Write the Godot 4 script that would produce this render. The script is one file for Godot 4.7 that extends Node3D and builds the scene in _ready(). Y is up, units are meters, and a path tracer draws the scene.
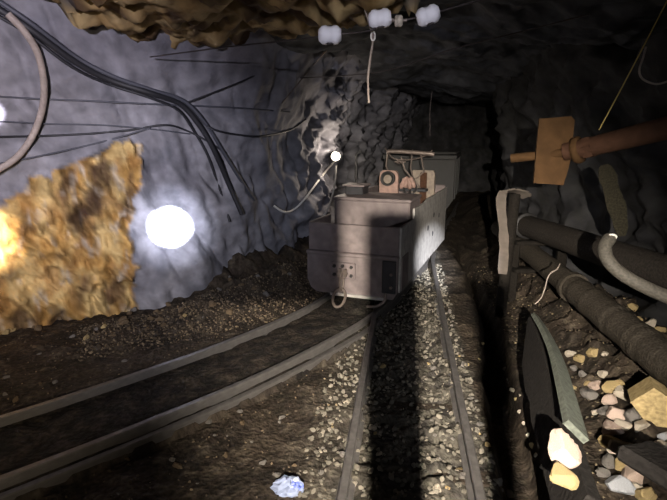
extends Node3D
# A mine junction: trolley locomotive on a curved track, pipes at one side, shotcrete wall with bared ochre rock.
# Metres, y up. y = 0 is the foot of the rails.

const F := 500.0
const EYE := Vector3(0, 1.62, 0)
const PITCH := deg_to_rad(12.84)
const RAIL_TOP := 0.09

var M := {}
var names := {}
var n_big := FastNoiseLite.new()
var n_mid := FastNoiseLite.new()
var n_rid := FastNoiseLite.new()
var n_fine := FastNoiseLite.new()
var n_col := FastNoiseLite.new()
var rng := RandomNumberGenerator.new()
var lw := PackedVector2Array()      # plan line of the main wall
var lw_s := PackedFloat32Array()    # running length along it
var lw_n := PackedVector2Array()    # inward normals
var patch := PackedVector2Array()   # bared ochre rock on that wall, as (running length, height)
var roof_patch := PackedVector2Array([Vector2(-1.55, -1.0), Vector2(-1.68, -3.3), Vector2(-1.95, -4.0), Vector2(-1.3, -5.0), Vector2(-0.85, -4.75), Vector2(-0.3, -4.5), Vector2(0.05, -4.1), Vector2(0.42, -3.75), Vector2(0.5, -3.2), Vector2(0.6, -1.0)])
var hollows := []                   # (running length, height, depth)
var stone_meshes := []
var curve_line := PackedVector2Array()
var straight_line := PackedVector2Array()

func _ready():
	rng.seed = 77
	camera_and_light()
	noises()
	materials()
	lines()
	build_wall_main()
	build_ceiling()
	build_floor()
	build_outer_walls()
	build_tracks()
	build_locomotive()
	build_mine_car()
	build_pipes()
	build_cables()
	build_lamps()
	build_props()
	build_stones()
	build_litter()

# ---------------------------------------------------------------- camera, air, exposure
func camera_and_light():
	var cam := Camera3D.new()
	cam.name = "camera"
	cam.fov = rad_to_deg(2.0 * atan(250.0 / F))
	cam.near = 0.05
	cam.far = 60.0
	add_child(cam)
	cam.position = EYE
	cam.rotation = Vector3(-PITCH, 0, 0)
	cam.current = true
	var we := WorldEnvironment.new()
	we.name = "world_environment"
	var e := Environment.new()
	e.background_mode = Environment.BG_COLOR
	e.background_color = Color(0, 0, 0)
	e.tonemap_mode = Environment.TONE_MAPPER_LINEAR
	e.tonemap_exposure = 1.0
	e.sdfgi_enabled = true
	e.ssao_enabled = true
	e.ssil_enabled = true
	we.environment = e
	add_child(we)

# cap lamps: where each hangs, what it points at, its colour, and the hot core and the wide spill of its beam (half angle, softness, energy)
var LAMPS := [
	{"at": Vector3(-0.035, 1.78, 1.06), "px": Vector2(412, 308), "dist": 5.0, "color": Color(1.0, 0.95, 0.88), "beams": [[24.0, 1.0, 84.0], [60.0, 1.0, 0.35]]},
	{"at": Vector3(-0.62, 1.72, 1.05), "px": Vector2(171, 227), "dist": 4.8, "color": Color(0.9, 0.92, 1.0), "beams": [[2.05, 0.3, 1200.0], [4.5, 1.0, 110.0], [17.0, 1.0, 16.0]]},
	{"at": Vector3(-0.72, 1.50, 1.05), "px": Vector2(0, 236), "dist": 4.6, "color": Color(1.0, 0.92, 0.8), "beams": [[3.6, 1.0, 300.0], [26.0, 1.0, 10.0]]},
	{"at": Vector3(-0.72, 1.95, 1.05), "px": Vector2(-3, 115), "dist": 4.2, "color": Color(0.95, 0.92, 1.0), "beams": [[1.6, 0.8, 500.0], [24.0, 1.0, 30.0]]},
	{"at": Vector3(0.95, 1.76, 1.2), "px": Vector2(431, 256), "dist": 6.1, "color": Color(0.96, 0.97, 1.0), "beams": [[3.6, 1.0, 340.0], [22.0, 1.0, 4.0]]},
	{"at": Vector3(-0.035, 2.05, 1.06), "px": Vector2(370, 2), "dist": 3.2, "color": Color(0.95, 0.94, 1.0), "beams": [[12.0, 1.0, 9.0]]},  # extra lamp, added to brighten the roof and insulators
]

func ray(u: float, v: float) -> Vector3:
	var a := (u - 333.5) / F
	var b := (250.0 - v) / F
	return Vector3(a, b * cos(PITCH) - sin(PITCH), -(b * sin(PITCH) + cos(PITCH)))

func at(u: float, v: float, t: float) -> Vector3:
	return EYE + ray(u, v) * t

func at_y(u: float, v: float, y: float) -> Vector3:
	var d := ray(u, v)
	return EYE + d * ((y - EYE.y) / d.y)

# ---------------------------------------------------------------- noise and materials
func noise(n: FastNoiseLite, s: int, f: float, oct: int, kind := FastNoiseLite.FRACTAL_FBM):
	n.seed = s
	n.noise_type = FastNoiseLite.TYPE_SIMPLEX_SMOOTH
	n.frequency = f
	n.fractal_type = kind
	n.fractal_octaves = oct

func noises():
	noise(n_big, 3, 0.55, 2)
	noise(n_mid, 11, 1.6, 3)
	noise(n_rid, 21, 1.5, 4, FastNoiseLite.FRACTAL_RIDGED)
	noise(n_fine, 31, 7.0, 3)
	noise(n_col, 41, 1.3, 4)

func grain(sd: int, freq: float, lo: float, hi: float, oct := 4) -> ImageTexture:
	var n := FastNoiseLite.new()
	noise(n, sd, freq, oct)
	var im := n.get_seamless_image(256, 256)
	im.convert(Image.FORMAT_RGB8)
	for y in 256:
		for x in 256:
			var k := lerpf(lo, hi, im.get_pixel(x, y).r)
			im.set_pixel(x, y, Color(k, k, k))
	im.generate_mipmaps()
	return ImageTexture.create_from_image(im)

var tex := {}

func mat(nm: String, c: Color, rough := 0.85, metal := 0.0, t := "", scale := 1.0, relief := 0.0, vcol := false) -> StandardMaterial3D:
	var m := StandardMaterial3D.new()
	m.resource_name = nm
	m.albedo_color = c.linear_to_srgb() if not vcol else Color(1, 1, 1)
	m.roughness = rough
	m.metallic = metal
	m.vertex_color_use_as_albedo = vcol
	m.metallic_specular = 0.25 if rough > 0.75 else 0.5
	if t != "":
		m.albedo_texture = tex[t]
		m.uv1_triplanar = true
		m.uv1_world_triplanar = false
		m.uv1_scale = Vector3.ONE * scale
		if relief > 0.0:
			m.heightmap_enabled = true
			m.heightmap_texture = tex[t + "_h"]
			m.heightmap_scale = relief
	M[nm] = m
	return m

func materials():
	for d in [["rock", 5, 0.02, 0.62, 1.0], ["grit", 6, 0.06, 0.45, 1.0], ["metal", 7, 0.012, 0.78, 1.0], ["wood", 8, 0.04, 0.6, 1.0]]:
		tex[d[0]] = grain(d[1], d[2], d[3], d[4])
		tex[d[0] + "_h"] = grain(d[1], d[2], 0.0, 1.0)
	mat("shotcrete", Color(1, 1, 1), 0.8, 0.0, "rock", 0.9, 1.6, true)
	mat("ground", Color(1, 1, 1), 0.9, 0.0, "grit", 1.6, 1.2, true)
	mat("mud", Color(0.014, 0.015, 0.015), 0.38, 0.0, "grit", 2.0, 0.6)
	mat("rail", Color(0.15, 0.14, 0.135), 0.5, 0.4, "metal", 5.0, 0.05)
	mat("sleeper", Color(0.06, 0.047, 0.036), 0.9, 0.0, "wood", 4.0, 0.3)
	mat("loco", Color(0.2, 0.164, 0.162), 0.72, 0.1, "metal", 2.2, 0.12)
	mat("loco_side", Color(0.44, 0.42, 0.40), 0.65, 0.1, "metal", 3.0, 0.1)  # paler than the body paint: light falling there put into the colour
	mat("loco_pink", Color(0.31, 0.20, 0.165), 0.7, 0.05, "metal", 4.0, 0.08)
	mat("loco_tan", Color(0.25, 0.205, 0.165), 0.75, 0.05, "metal", 4.0, 0.08)
	mat("loco_dark", Color(0.03, 0.03, 0.035), 0.6, 0.2, "metal", 3.0, 0.05)
	mat("steel_worn", Color(0.24, 0.195, 0.17), 0.5, 0.5, "metal", 6.0, 0.05)
	mat("black_steel", Color(0.025, 0.024, 0.024), 0.6, 0.3, "metal", 4.0, 0.05)
	mat("car_steel", Color(0.012, 0.012, 0.012), 0.7, 0.0, "metal", 4.0, 0.05)
	mat("pipe_dusty", Color(0.085, 0.072, 0.056), 0.85, 0.1, "grit", 3.0, 0.5)
	mat("pipe_dark", Color(0.055, 0.047, 0.04), 0.8, 0.1, "grit", 3.0, 0.3)
	mat("rust", Color(0.072, 0.036, 0.022), 0.85, 0.1, "metal", 5.0, 0.3)
	mat("rust_plate", Color(0.078, 0.042, 0.018), 0.85, 0.1, "metal", 3.0, 0.3)
	mat("rubber", Color(0.012, 0.012, 0.015), 0.6)
	mat("cable_grey", Color(0.05, 0.052, 0.065), 0.6)
	mat("hose_brown", Color(0.36, 0.30, 0.26), 0.7, 0.0, "metal", 6.0, 0.05)
	mat("cable_white", Color(0.62, 0.6, 0.56), 0.6)
	mat("wire", Color(0.06, 0.05, 0.05), 0.5, 0.5)
	mat("rope_yellow", Color(0.5, 0.38, 0.13), 0.8)
	mat("ceramic", Color(0.8, 0.8, 0.84), 0.25)
	mat("strap", Color(0.13, 0.11, 0.094), 0.8, 0.0, "metal", 4.0, 0.1)
	mat("hose_grey", Color(0.10, 0.09, 0.072), 0.75, 0.0, "grit", 4.0, 0.2)
	mat("timber_black", Color(0.02, 0.017, 0.014), 0.9, 0.0, "wood", 3.0, 0.4)
	mat("timber", Color(0.13, 0.1, 0.07), 0.9, 0.0, "wood", 3.0, 0.4)
	mat("board_lit_grey", Color(0.17, 0.185, 0.155), 0.85, 0.0, "wood", 3.0, 0.5)
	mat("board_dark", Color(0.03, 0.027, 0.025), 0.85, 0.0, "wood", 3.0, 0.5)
	mat("rag", Color(0.045, 0.04, 0.026), 0.95, 0.0, "grit", 4.0, 0.5)
	mat("bag", Color(0.22, 0.26, 0.38), 0.35)
	mat("bag_blue", Color(0.10, 0.14, 0.42), 0.35)
	var tones := [["stone_yellow", Color(0.55, 0.42, 0.21)], ["stone_pale", Color(0.66, 0.58, 0.47)], ["stone_pink", Color(0.72, 0.56, 0.47)], ["stone_grey", Color(0.25, 0.23, 0.21)], ["stone_brown", Color(0.2, 0.145, 0.09)], ["stone_white", Color(0.6, 0.62, 0.66)]]
	for t in tones:
		mat(t[0], t[1], 0.85, 0.0, "rock", 6.0, 0.3)
	mat("gravel", Color(1, 1, 1), 0.9, 0.0, "", 1.0, 0.0, true)
	var g := StandardMaterial3D.new()
	g.resource_name = "lamp_glow"
	g.albedo_color = Color(1, 1, 1)
	g.emission_enabled = true
	g.emission = Color(1.0, 0.95, 0.85)
	g.emission_energy_multiplier = 5.0
	M["lamp_glow"] = g
	var d := StandardMaterial3D.new()
	d.resource_name = "lens_glow"
	d.albedo_color = Color(1, 1, 1)
	d.emission_enabled = true
	d.emission = Color(0.95, 0.97, 1.0)
	d.emission_energy_multiplier = 2.0
	M["lens_glow"] = d

# ---------------------------------------------------------------- naming and tagging
func numbered(called: String) -> String:
	var k: int = names.get(called, 0)
	names[called] = k + 1
	return called if k == 0 else "%s_%03d" % [called, k]

func thing(called: String, label: String, category: String, where := Vector3.ZERO, turn := 0.0, group := "") -> Node3D:
	var o := Node3D.new()
	o.name = numbered(called)
	add_child(o)
	o.position = where
	o.rotation.y = turn
	tag(o, label, category, group)
	return o

func tag(o: Node3D, label: String, category: String, group := "", kind := ""):
	o.set_meta("label", label)
	if category != "": o.set_meta("category", category)
	if group != "": o.set_meta("group", group)
	if kind != "": o.set_meta("kind", kind)

func fresh() -> SurfaceTool:
	var st := SurfaceTool.new()
	st.begin(Mesh.PRIMITIVE_TRIANGLES)
	return st

func obj(called: String, st: SurfaceTool, m: Material, parent: Node3D = null, where := Vector3.ZERO) -> MeshInstance3D:
	st.generate_normals()
	return put(called, st.commit(), m, parent, where)

func put(called: String, mesh: Mesh, m: Material, parent: Node3D = null, where := Vector3.ZERO) -> MeshInstance3D:
	var o := MeshInstance3D.new()
	o.mesh = mesh
	o.material_override = m
	o.cast_shadow = GeometryInstance3D.SHADOW_CASTING_SETTING_ON
	if parent == null:
		o.name = numbered(called)
		add_child(o)
	else:
		o.name = called
		parent.add_child(o, true)
	o.position = where
	return o

# ---------------------------------------------------------------- shapes
func tri_out(st: SurfaceTool, a: Vector3, b: Vector3, c: Vector3, mid: Vector3):
	if (b - a).cross(c - a).dot((a + b + c) / 3.0 - mid) > 0.0:
		st.add_vertex(a); st.add_vertex(c); st.add_vertex(b)
	else:
		st.add_vertex(a); st.add_vertex(b); st.add_vertex(c)

func quad_out(st: SurfaceTool, a: Vector3, b: Vector3, c: Vector3, d: Vector3, mid: Vector3):
	tri_out(st, a, b, c, mid)
	tri_out(st, a, c, d, mid)

func box(st: SurfaceTool, lo: Vector3, hi: Vector3, bev := 0.01, xf := Transform3D.IDENTITY):
	st.set_smooth_group(-1)
	var c := (lo + hi) / 2.0
	var h := (hi - lo) / 2.0
	var b := minf(bev, minf(h.x, minf(h.y, h.z)) * 0.45)
	var mid := xf * c
	var P := func(sx: int, sy: int, sz: int, ax: int) -> Vector3:
		var q := Vector3(sx * (h.x - (0.0 if ax == 0 else b)), sy * (h.y - (0.0 if ax == 1 else b)), sz * (h.z - (0.0 if ax == 2 else b)))
		return xf * (c + q)
	for s in [-1, 1]:
		quad_out(st, P.call(s, -1, -1, 0), P.call(s, 1, -1, 0), P.call(s, 1, 1, 0), P.call(s, -1, 1, 0), mid)
		quad_out(st, P.call(-1, s, -1, 1), P.call(1, s, -1, 1), P.call(1, s, 1, 1), P.call(-1, s, 1, 1), mid)
		quad_out(st, P.call(-1, -1, s, 2), P.call(1, -1, s, 2), P.call(1, 1, s, 2), P.call(-1, 1, s, 2), mid)
		for r in [-1, 1]:
			quad_out(st, P.call(s, r, -1, 0), P.call(s, r, 1, 0), P.call(s, r, 1, 1), P.call(s, r, -1, 1), mid)
			quad_out(st, P.call(s, -1, r, 0), P.call(s, 1, r, 0), P.call(s, 1, r, 2), P.call(s, -1, r, 2), mid)
			quad_out(st, P.call(-1, s, r, 1), P.call(1, s, r, 1), P.call(1, s, r, 2), P.call(-1, s, r, 2), mid)
			for q in [-1, 1]:
				tri_out(st, P.call(s, r, q, 0), P.call(s, r, q, 1), P.call(s, r, q, 2), mid)

func tube(st: SurfaceTool, pts: Array, r, seg := 8, caps := true):
	var n := pts.size()
	var up := Vector3.UP
	var rings := []
	var prev := Vector3.ZERO
	for i in n:
		var d: Vector3 = (pts[mini(i + 1, n - 1)] - pts[maxi(i - 1, 0)]).normalized()
		if prev == Vector3.ZERO:
			up = Vector3.UP if absf(d.y) < 0.9 else Vector3.RIGHT
			up = (up - d * up.dot(d)).normalized()
		else:
			up = (up - d * up.dot(d)).normalized()
		prev = d
		var side := d.cross(up)
		var rr: float = r[i] if r is Array else r
		var ring := []
		for k in seg:
			var a := TAU * k / seg
			ring.append(pts[i] + (up * cos(a) + side * sin(a)) * rr)
		rings.append(ring)
	st.set_smooth_group(0)
	for i in n - 1:
		var mid: Vector3 = (pts[i] + pts[i + 1]) / 2.0
		for k in seg:
			var k2 := (k + 1) % seg
			quad_out(st, rings[i][k], rings[i][k2], rings[i + 1][k2], rings[i + 1][k], mid)
	if caps:
		st.set_smooth_group(-1)
		for k in seg:
			tri_out(st, pts[0], rings[0][k], rings[0][(k + 1) % seg], pts[1])
			tri_out(st, pts[n - 1], rings[n - 1][k], rings[n - 1][(k + 1) % seg], pts[n - 2])

func spline(ctrl: Array, steps := 6) -> Array:
	var out := []
	var n := ctrl.size()
	for i in n - 1:
		var p0 = ctrl[maxi(i - 1, 0)]
		var p1 = ctrl[i]
		var p2 = ctrl[i + 1]
		var p3 = ctrl[mini(i + 2, n - 1)]
		for k in steps:
			out.append(p1.cubic_interpolate(p2, p0, p3, float(k) / steps))
	out.append(ctrl[n - 1])
	return out

func sweep(st: SurfaceTool, pts: Array, prof: Array):
	# profile (across, up) swept along a level path; across points to the path's own right
	var n := pts.size()
	var rows := []
	for i in n:
		var d: Vector3 = pts[mini(i + 1, n - 1)] - pts[maxi(i - 1, 0)]
		d.y = 0
		d = d.normalized()
		var side := d.cross(Vector3.UP)
		var row := []
		for p in prof:
			row.append(pts[i] + side * p.x + Vector3.UP * p.y)
		rows.append(row)
	st.set_smooth_group(-1)
	var m := prof.size()
	for i in n - 1:
		for k in m:
			var k2 := (k + 1) % m
			for v in [rows[i][k], rows[i + 1][k], rows[i + 1][k2], rows[i][k], rows[i + 1][k2], rows[i][k2]]:
				st.add_vertex(v)
	var flat := PackedVector2Array(prof)
	var idx := Geometry2D.triangulate_polygon(flat)
	for e in [0, n - 1]:
		for k in range(0, idx.size(), 3):
			tri_out(st, rows[e][idx[k]], rows[e][idx[k + 1]], rows[e][idx[k + 2]], pts[1] if e == 0 else pts[n - 2])

func slab(st: SurfaceTool, poly: Array, z0: float, z1: float, xf := Transform3D.IDENTITY):
	# polygon in xy drawn out from z0 to z1
	st.set_smooth_group(-1)
	var pv := PackedVector2Array(poly)
	if Geometry2D.is_polygon_clockwise(pv):
		pv.reverse()
	var idx := Geometry2D.triangulate_polygon(pv)
	var n := pv.size()
	var c := Vector2.ZERO
	for p in pv: c += p / n
	var mid := xf * Vector3(c.x, c.y, (z0 + z1) / 2.0)
	for k in range(0, idx.size(), 3):
		for z in [z0, z1]:
			tri_out(st, xf * Vector3(pv[idx[k]].x, pv[idx[k]].y, z), xf * Vector3(pv[idx[k + 1]].x, pv[idx[k + 1]].y, z), xf * Vector3(pv[idx[k + 2]].x, pv[idx[k + 2]].y, z), mid)
	for k in n:
		var a := pv[k]
		var b := pv[(k + 1) % n]
		var m2 := (a + b) / 2.0
		var nor := Vector2((b - a).y, -(b - a).x).normalized()
		var inn := xf * Vector3(m2.x - nor.x * 0.05, m2.y - nor.y * 0.05, (z0 + z1) / 2.0)
		quad_out(st, xf * Vector3(a.x, a.y, z0), xf * Vector3(b.x, b.y, z0), xf * Vector3(b.x, b.y, z1), xf * Vector3(a.x, a.y, z1), inn)

func lathe(st: SurfaceTool, prof: Array, seg: int, xf := Transform3D.IDENTITY, smooth := true):
	# profile of (radius, height) round the y axis
	st.set_smooth_group(0 if smooth else -1)
	for i in prof.size() - 1:
		for k in seg:
			var a := TAU * k / seg
			var b := TAU * (k + 1) / seg
			var p0: Vector2 = prof[i]
			var p1: Vector2 = prof[i + 1]
			var q := [Vector3(p0.x * cos(a), p0.y, p0.x * sin(a)), Vector3(p1.x * cos(a), p1.y, p1.x * sin(a)), Vector3(p1.x * cos(b), p1.y, p1.x * sin(b)), Vector3(p0.x * cos(b), p0.y, p0.x * sin(b))]
			for t in [[0, 1, 2], [0, 2, 3]]:
				var x: Vector3 = q[t[0]]
				var y: Vector3 = q[t[1]]
				var z: Vector3 = q[t[2]]
				if x.is_equal_approx(y) or y.is_equal_approx(z) or x.is_equal_approx(z):
					continue
				st.add_vertex(xf * x); st.add_vertex(xf * z); st.add_vertex(xf * y)

func disc_along(axis: Vector3, where: Vector3) -> Transform3D:
	var y := axis.normalized()
	var x := y.cross(Vector3.UP if absf(y.y) < 0.9 else Vector3.RIGHT).normalized()
	return Transform3D(Basis(x, y, x.cross(y)), where)

func grid_mesh(P: Array, C: Array, flip := false) -> ArrayMesh:
	# rows of points and colours as one smooth sheet
	var rows := P.size()
	var cols: int = P[0].size()
	var vs := PackedVector3Array()
	var cs := PackedColorArray()
	for r in P: vs.append_array(r)
	for r in C: cs.append_array(r)
	var ix := PackedInt32Array()
	for i in rows - 1:
		for j in cols - 1:
			var a := i * cols + j
			var b := a + 1
			var c := a + cols
			var d := c + 1
			if flip:
				ix.append_array(PackedInt32Array([a, b, c, b, d, c]))
			else:
				ix.append_array(PackedInt32Array([a, c, b, b, c, d]))
	var ns := PackedVector3Array()
	ns.resize(vs.size())
	for k in range(0, ix.size(), 3):
		var nn := (vs[ix[k + 2]] - vs[ix[k]]).cross(vs[ix[k + 1]] - vs[ix[k]])
		ns[ix[k]] += nn
		ns[ix[k + 1]] += nn
		ns[ix[k + 2]] += nn
	for k in ns.size():
		ns[k] = ns[k].normalized()
	var arr := []
	arr.resize(Mesh.ARRAY_MAX)
	arr[Mesh.ARRAY_VERTEX] = vs
	arr[Mesh.ARRAY_NORMAL] = ns
	arr[Mesh.ARRAY_COLOR] = cs
	arr[Mesh.ARRAY_INDEX] = ix
	var me := ArrayMesh.new()
	me.add_surface_from_arrays(Mesh.PRIMITIVE_TRIANGLES, arr)
	return me

func structure(called: String, mesh: Mesh, m: Material, label: String, category: String) -> MeshInstance3D:
	var o := put(called, mesh, m)
	tag(o, label, category, "", "structure")
	return o

# ---------------------------------------------------------------- the main wall
func lines():
	var base := [Vector2(-6.4, -0.6), Vector2(-4.4, -2.75), Vector2(-2.77, -3.95), Vector2(-1.75, -4.5), Vector2(-1.1, -5.0), Vector2(-0.6, -5.75), Vector2(-0.18, -6.4), Vector2(0.02, -6.75), Vector2(0.02, -7.5), Vector2(0.35, -8.4), Vector2(1.0, -10.2), Vector2(1.9, -13.6)]
	var p := spline(base, 5)
	lw = PackedVector2Array(p)
	lw_s.resize(lw.size())
	lw_n.resize(lw.size())
	for i in lw.size():
		lw_s[i] = 0.0 if i == 0 else lw_s[i - 1] + lw[i].distance_to(lw[i - 1])
		var d := (lw[mini(i + 1, lw.size() - 1)] - lw[maxi(i - 1, 0)]).normalized()
		lw_n[i] = Vector2(-d.y, d.x)
	for q in spline([Vector2(-4.6, 0.1), Vector2(-3.6, -0.75), Vector2(-2.6, -1.5), Vector2(-1.69, -2.27), Vector2(-1.13, -2.80), Vector2(-0.70, -3.25), Vector2(-0.28, -3.78), Vector2(0.03, -4.24), Vector2(0.30, -4.80), Vector2(0.62, -5.6), Vector2(0.94, -6.4), Vector2(1.10, -6.85)], 6): curve_line.append(q)
	for q in spline([Vector2(-0.17, 1.7), Vector2(0.08, 0.0), Vector2(0.337, -1.86), Vector2(0.64, -4.0), Vector2(0.93, -6.0), Vector2(1.10, -6.9), Vector2(1.48, -8.2), Vector2(2.2, -10.4), Vector2(3.1, -13.3)], 6): straight_line.append(q)
	# the outline of the bared rock, found on the smooth wall
	for q in [[-40, 215], [0, 208], [18, 196], [24, 178], [50, 178], [70, 166], [95, 155], [115, 146], [132, 137], [141, 146], [142, 165], [139, 185], [131, 205], [128, 232], [134, 262], [133, 290], [140, 312], [150, 345], [-60, 350]]:
		var h := wall_hit(q[0], q[1], false)
		patch.append(Vector2(h.x, h.y))
	for q in [[92, 205, 0.09], [104, 174, 0.06], [78, 218, 0.05], [60, 325, 0.05], [20, 322, 0.05]]:
		var hh := wall_hit(q[0], q[1], false)
		hollows.append(Vector3(hh.x, hh.y, q[2]))

func lean(h: float) -> float:
	return 0.42 * pow(maxf(0.0, (h - 1.1) / 1.5), 2.0) - 0.06 * sin(h * 1.6)

func wall_rel(s: float, h: float, x: float, z: float) -> Array:
	# (displacement into the room, how much of the ochre rock shows)
	var q := Vector2(s, h)
	var k := 0.0
	if patch.size() > 2 and s > 0.5 and s < 8.0 and h < 2.3:
		var e := edge_of(patch, q + Vector2(n_mid.get_noise_2d(s * 3.0, h * 3.0), n_mid.get_noise_2d(s * 3.0 + 40, h * 3.0)) * 0.07)
		k = smoothstep(-0.015, 0.02, e)
	var d := n_big.get_noise_3d(x, h, z) * 0.16
	var folds := absf(n_mid.get_noise_2d(s * 0.9 + h * 0.35, h * 0.45 + 9.0))
	d += (folds - 0.25) * 0.16 + n_fine.get_noise_2d(s * 0.55, h * 0.55) * 0.022
	var rough := smoothstep(7.6, 8.9, s)
	d += rough * (n_rid.get_noise_3d(x * 1.3, h * 1.3, z * 1.3) * 0.16)
	if k > 0.0:
		var rr := n_rid.get_noise_2d(s * 1.35 + h * 0.5, h * 0.62) * 0.13 + n_rid.get_noise_2d(s * 3.4, h * 2.0 + 7.0) * 0.05 + n_fine.get_noise_2d(s * 1.4, h * 1.1) * 0.045 + n_rid.get_noise_2d(s * 7.0 + h * 2.0, h * 3.0) * 0.02
		for hq in hollows:
			rr -= hq.z * exp(-Vector2(s - hq.x, (h - hq.y) * 0.65).length_squared() / 0.012)
		d += k * (rr - 0.05)
	return [d, k]

func edge_of(poly: PackedVector2Array, q: Vector2) -> float:
	var best := 1e9
	for i in poly.size():
		var a := poly[i]
		var b := poly[(i + 1) % poly.size()]
		best = minf(best, q.distance_squared_to(Geometry2D.get_closest_point_to_segment(q, a, b)))
	best = sqrt(best)
	return best if Geometry2D.is_point_in_polygon(q, poly) else -best

func near_wall(x: float, z: float) -> Vector3:
	# (running length, distance into the room, index)
	var q := Vector2(x, z)
	var bi := 0
	var best := 1e9
	for i in lw.size():
		var d := lw[i].distance_squared_to(q)
		if d < best:
			best = d
			bi = i
	var off := q - lw[bi]
	var tang := Vector2(lw_n[bi].y, -lw_n[bi].x)
	return Vector3(lw_s[bi] + off.dot(tang), off.dot(lw_n[bi]), bi)

func wall_hit(u: float, v: float, detail := true) -> Vector3:
	# (running length, height, ray length) where a sight line meets the wall
	var d := ray(u, v)
	var t := 2.5
	while t < 12.0:
		var p := EYE + d * t
		var w := near_wall(p.x, p.z)
		var g := lean(p.y)
		if detail:
			g += wall_rel(w.x, p.y, p.x, p.z)[0]
		if w.y < g:
			return Vector3(w.x, p.y, t)
		t += 0.02 if w.y - g < 0.3 else 0.1
	return Vector3(0, 0, 12)

func wall_colour(s: float, h: float, x: float, z: float, k: float) -> Color:
	var a := n_col.get_noise_3d(x, h, z)
	var b := n_mid.get_noise_3d(x * 2.0 + 30.0, h * 2.0, z * 2.0)
	var grey := Color(0.235, 0.232, 0.262).lerp(Color(0.33, 0.325, 0.35), clampf(0.5 + a * 1.3, 0, 1))
	grey = grey.lerp(Color(0.17, 0.175, 0.2), clampf(b * 1.2 - 0.1, 0, 0.8))
	var y := Color(0.50, 0.29, 0.09).lerp(Color(0.68, 0.49, 0.21), clampf(0.5 + n_col.get_noise_2d(s * 3.0, h * 1.4) * 1.6, 0, 1))
	y = y.lerp(Color(0.30, 0.15, 0.05), clampf(n_col.get_noise_2d(s * 3.2 + 9.0, h * 1.6) * 2.2 - 0.2, 0, 0.55))
	y = y.lerp(Color(0.13, 0.075, 0.04), clampf(n_mid.get_noise_2d(s * 1.9 + 5.0, h * 1.0 + 3.0) * 2.6 - 0.35, 0, 0.85))
	y = y.lerp(Color(0.55, 0.5, 0.42), clampf(n_fine.get_noise_2d(s * 0.9, h * 0.35) * 2.2 - 0.5, 0, 0.7))
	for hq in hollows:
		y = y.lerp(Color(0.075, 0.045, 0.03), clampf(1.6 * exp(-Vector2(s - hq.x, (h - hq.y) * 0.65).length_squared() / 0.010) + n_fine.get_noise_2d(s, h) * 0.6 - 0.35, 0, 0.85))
	return grey.lerp(y, k)

func build_wall_main():
	var P := []
	var C := []
	var total := lw_s[lw_s.size() - 1]
	var s := 0.0
	var i := 0
	var hs := []
	var h := -0.3
	while h < 3.05:
		hs.append(h)
		h += 0.023
	while s <= total:
		while i < lw.size() - 2 and lw_s[i + 1] < s: i += 1
		var f := clampf((s - lw_s[i]) / maxf(0.001, lw_s[i + 1] - lw_s[i]), 0, 1)
		var b := lw[i].lerp(lw[i + 1], f)
		var nn := lw_n[i].lerp(lw_n[i + 1], f).normalized()
		var row := PackedVector3Array()
		var col := PackedColorArray()
		for hh in hs:
			var w := wall_rel(s, hh, b.x, b.y)
			var q: Vector2 = b + nn * (lean(hh) + w[0])
			row.append(Vector3(q.x, hh, q.y))
			col.append(wall_colour(s, hh, b.x, b.y, w[1]))
		P.append(row)
		C.append(col)
		s += 0.021 if s > 2.0 and s < 9.6 else 0.12
	structure("wall_left", grid_mesh(P, C, true), M.shotcrete, "blue grey shotcrete mine wall with a large patch of bared ochre rock", "wall")
	# the rock mass behind the skin
	var B := []
	var D := []
	for r in range(0, P.size(), 6):
		var row := PackedVector3Array()
		var col := PackedColorArray()
		var w2 := near_wall(P[r][0].x, P[r][0].z)
		var nn: Vector2 = lw_n[int(w2.z)]
		for k in range(0, hs.size(), 8):
			row.append(P[r][k] - Vector3(nn.x, 0, nn.y) * 0.7)
			col.append(Color(0.1, 0.09, 0.08))
		B.append(row)
		D.append(col)
	var back := put("rock_mass", grid_mesh(B, D), M.shotcrete, get_node("wall_left"))
	back.set_meta("kind", "structure")

# ---------------------------------------------------------------- ceiling, floor, remaining walls
func roof_y(x: float, z: float) -> Array:
	var e := edge_of(roof_patch, Vector2(x, z) + Vector2(n_mid.get_noise_2d(x * 2.5, z * 2.5), n_mid.get_noise_2d(x * 2.5 + 20, z * 2.5)) * 0.16) if z > -5.6 and x > -2.6 and x < 1.2 else -1.0
	var k := smoothstep(-0.02, 0.05, e)
	var y := 2.52 + n_big.get_noise_2d(x, z) * 0.14
	y += (absf(n_mid.get_noise_2d(x * 0.8, z * 0.8)) - 0.2) * 0.12 * (1.0 - k) + n_fine.get_noise_2d(x * 0.5, z * 0.5) * 0.02
	y -= 0.12 * smoothstep(1.0, 2.4, x) + 0.12 * smoothstep(-5.5, -8.0, z) * (1.0 - smoothstep(-9.0, -11.0, z))
	if k > 0.0:
		y += k * (-0.06 - n_mid.get_noise_2d(x * 1.6, z * 1.6) * 0.13 - n_mid.get_noise_2d(x * 4.0, z * 4.0) * 0.035 - n_fine.get_noise_2d(x * 1.2, z * 1.2) * 0.02)
	return [y, k]

func axis(pairs: Array) -> Array:
	# [start, end, step] runs joined
	var out := []
	for p in pairs:
		var v: float = p[0]
		while v < p[1] - 0.0001:
			out.append(v)
			v += p[2]
	out.append(pairs[-1][1])
	return out

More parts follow.
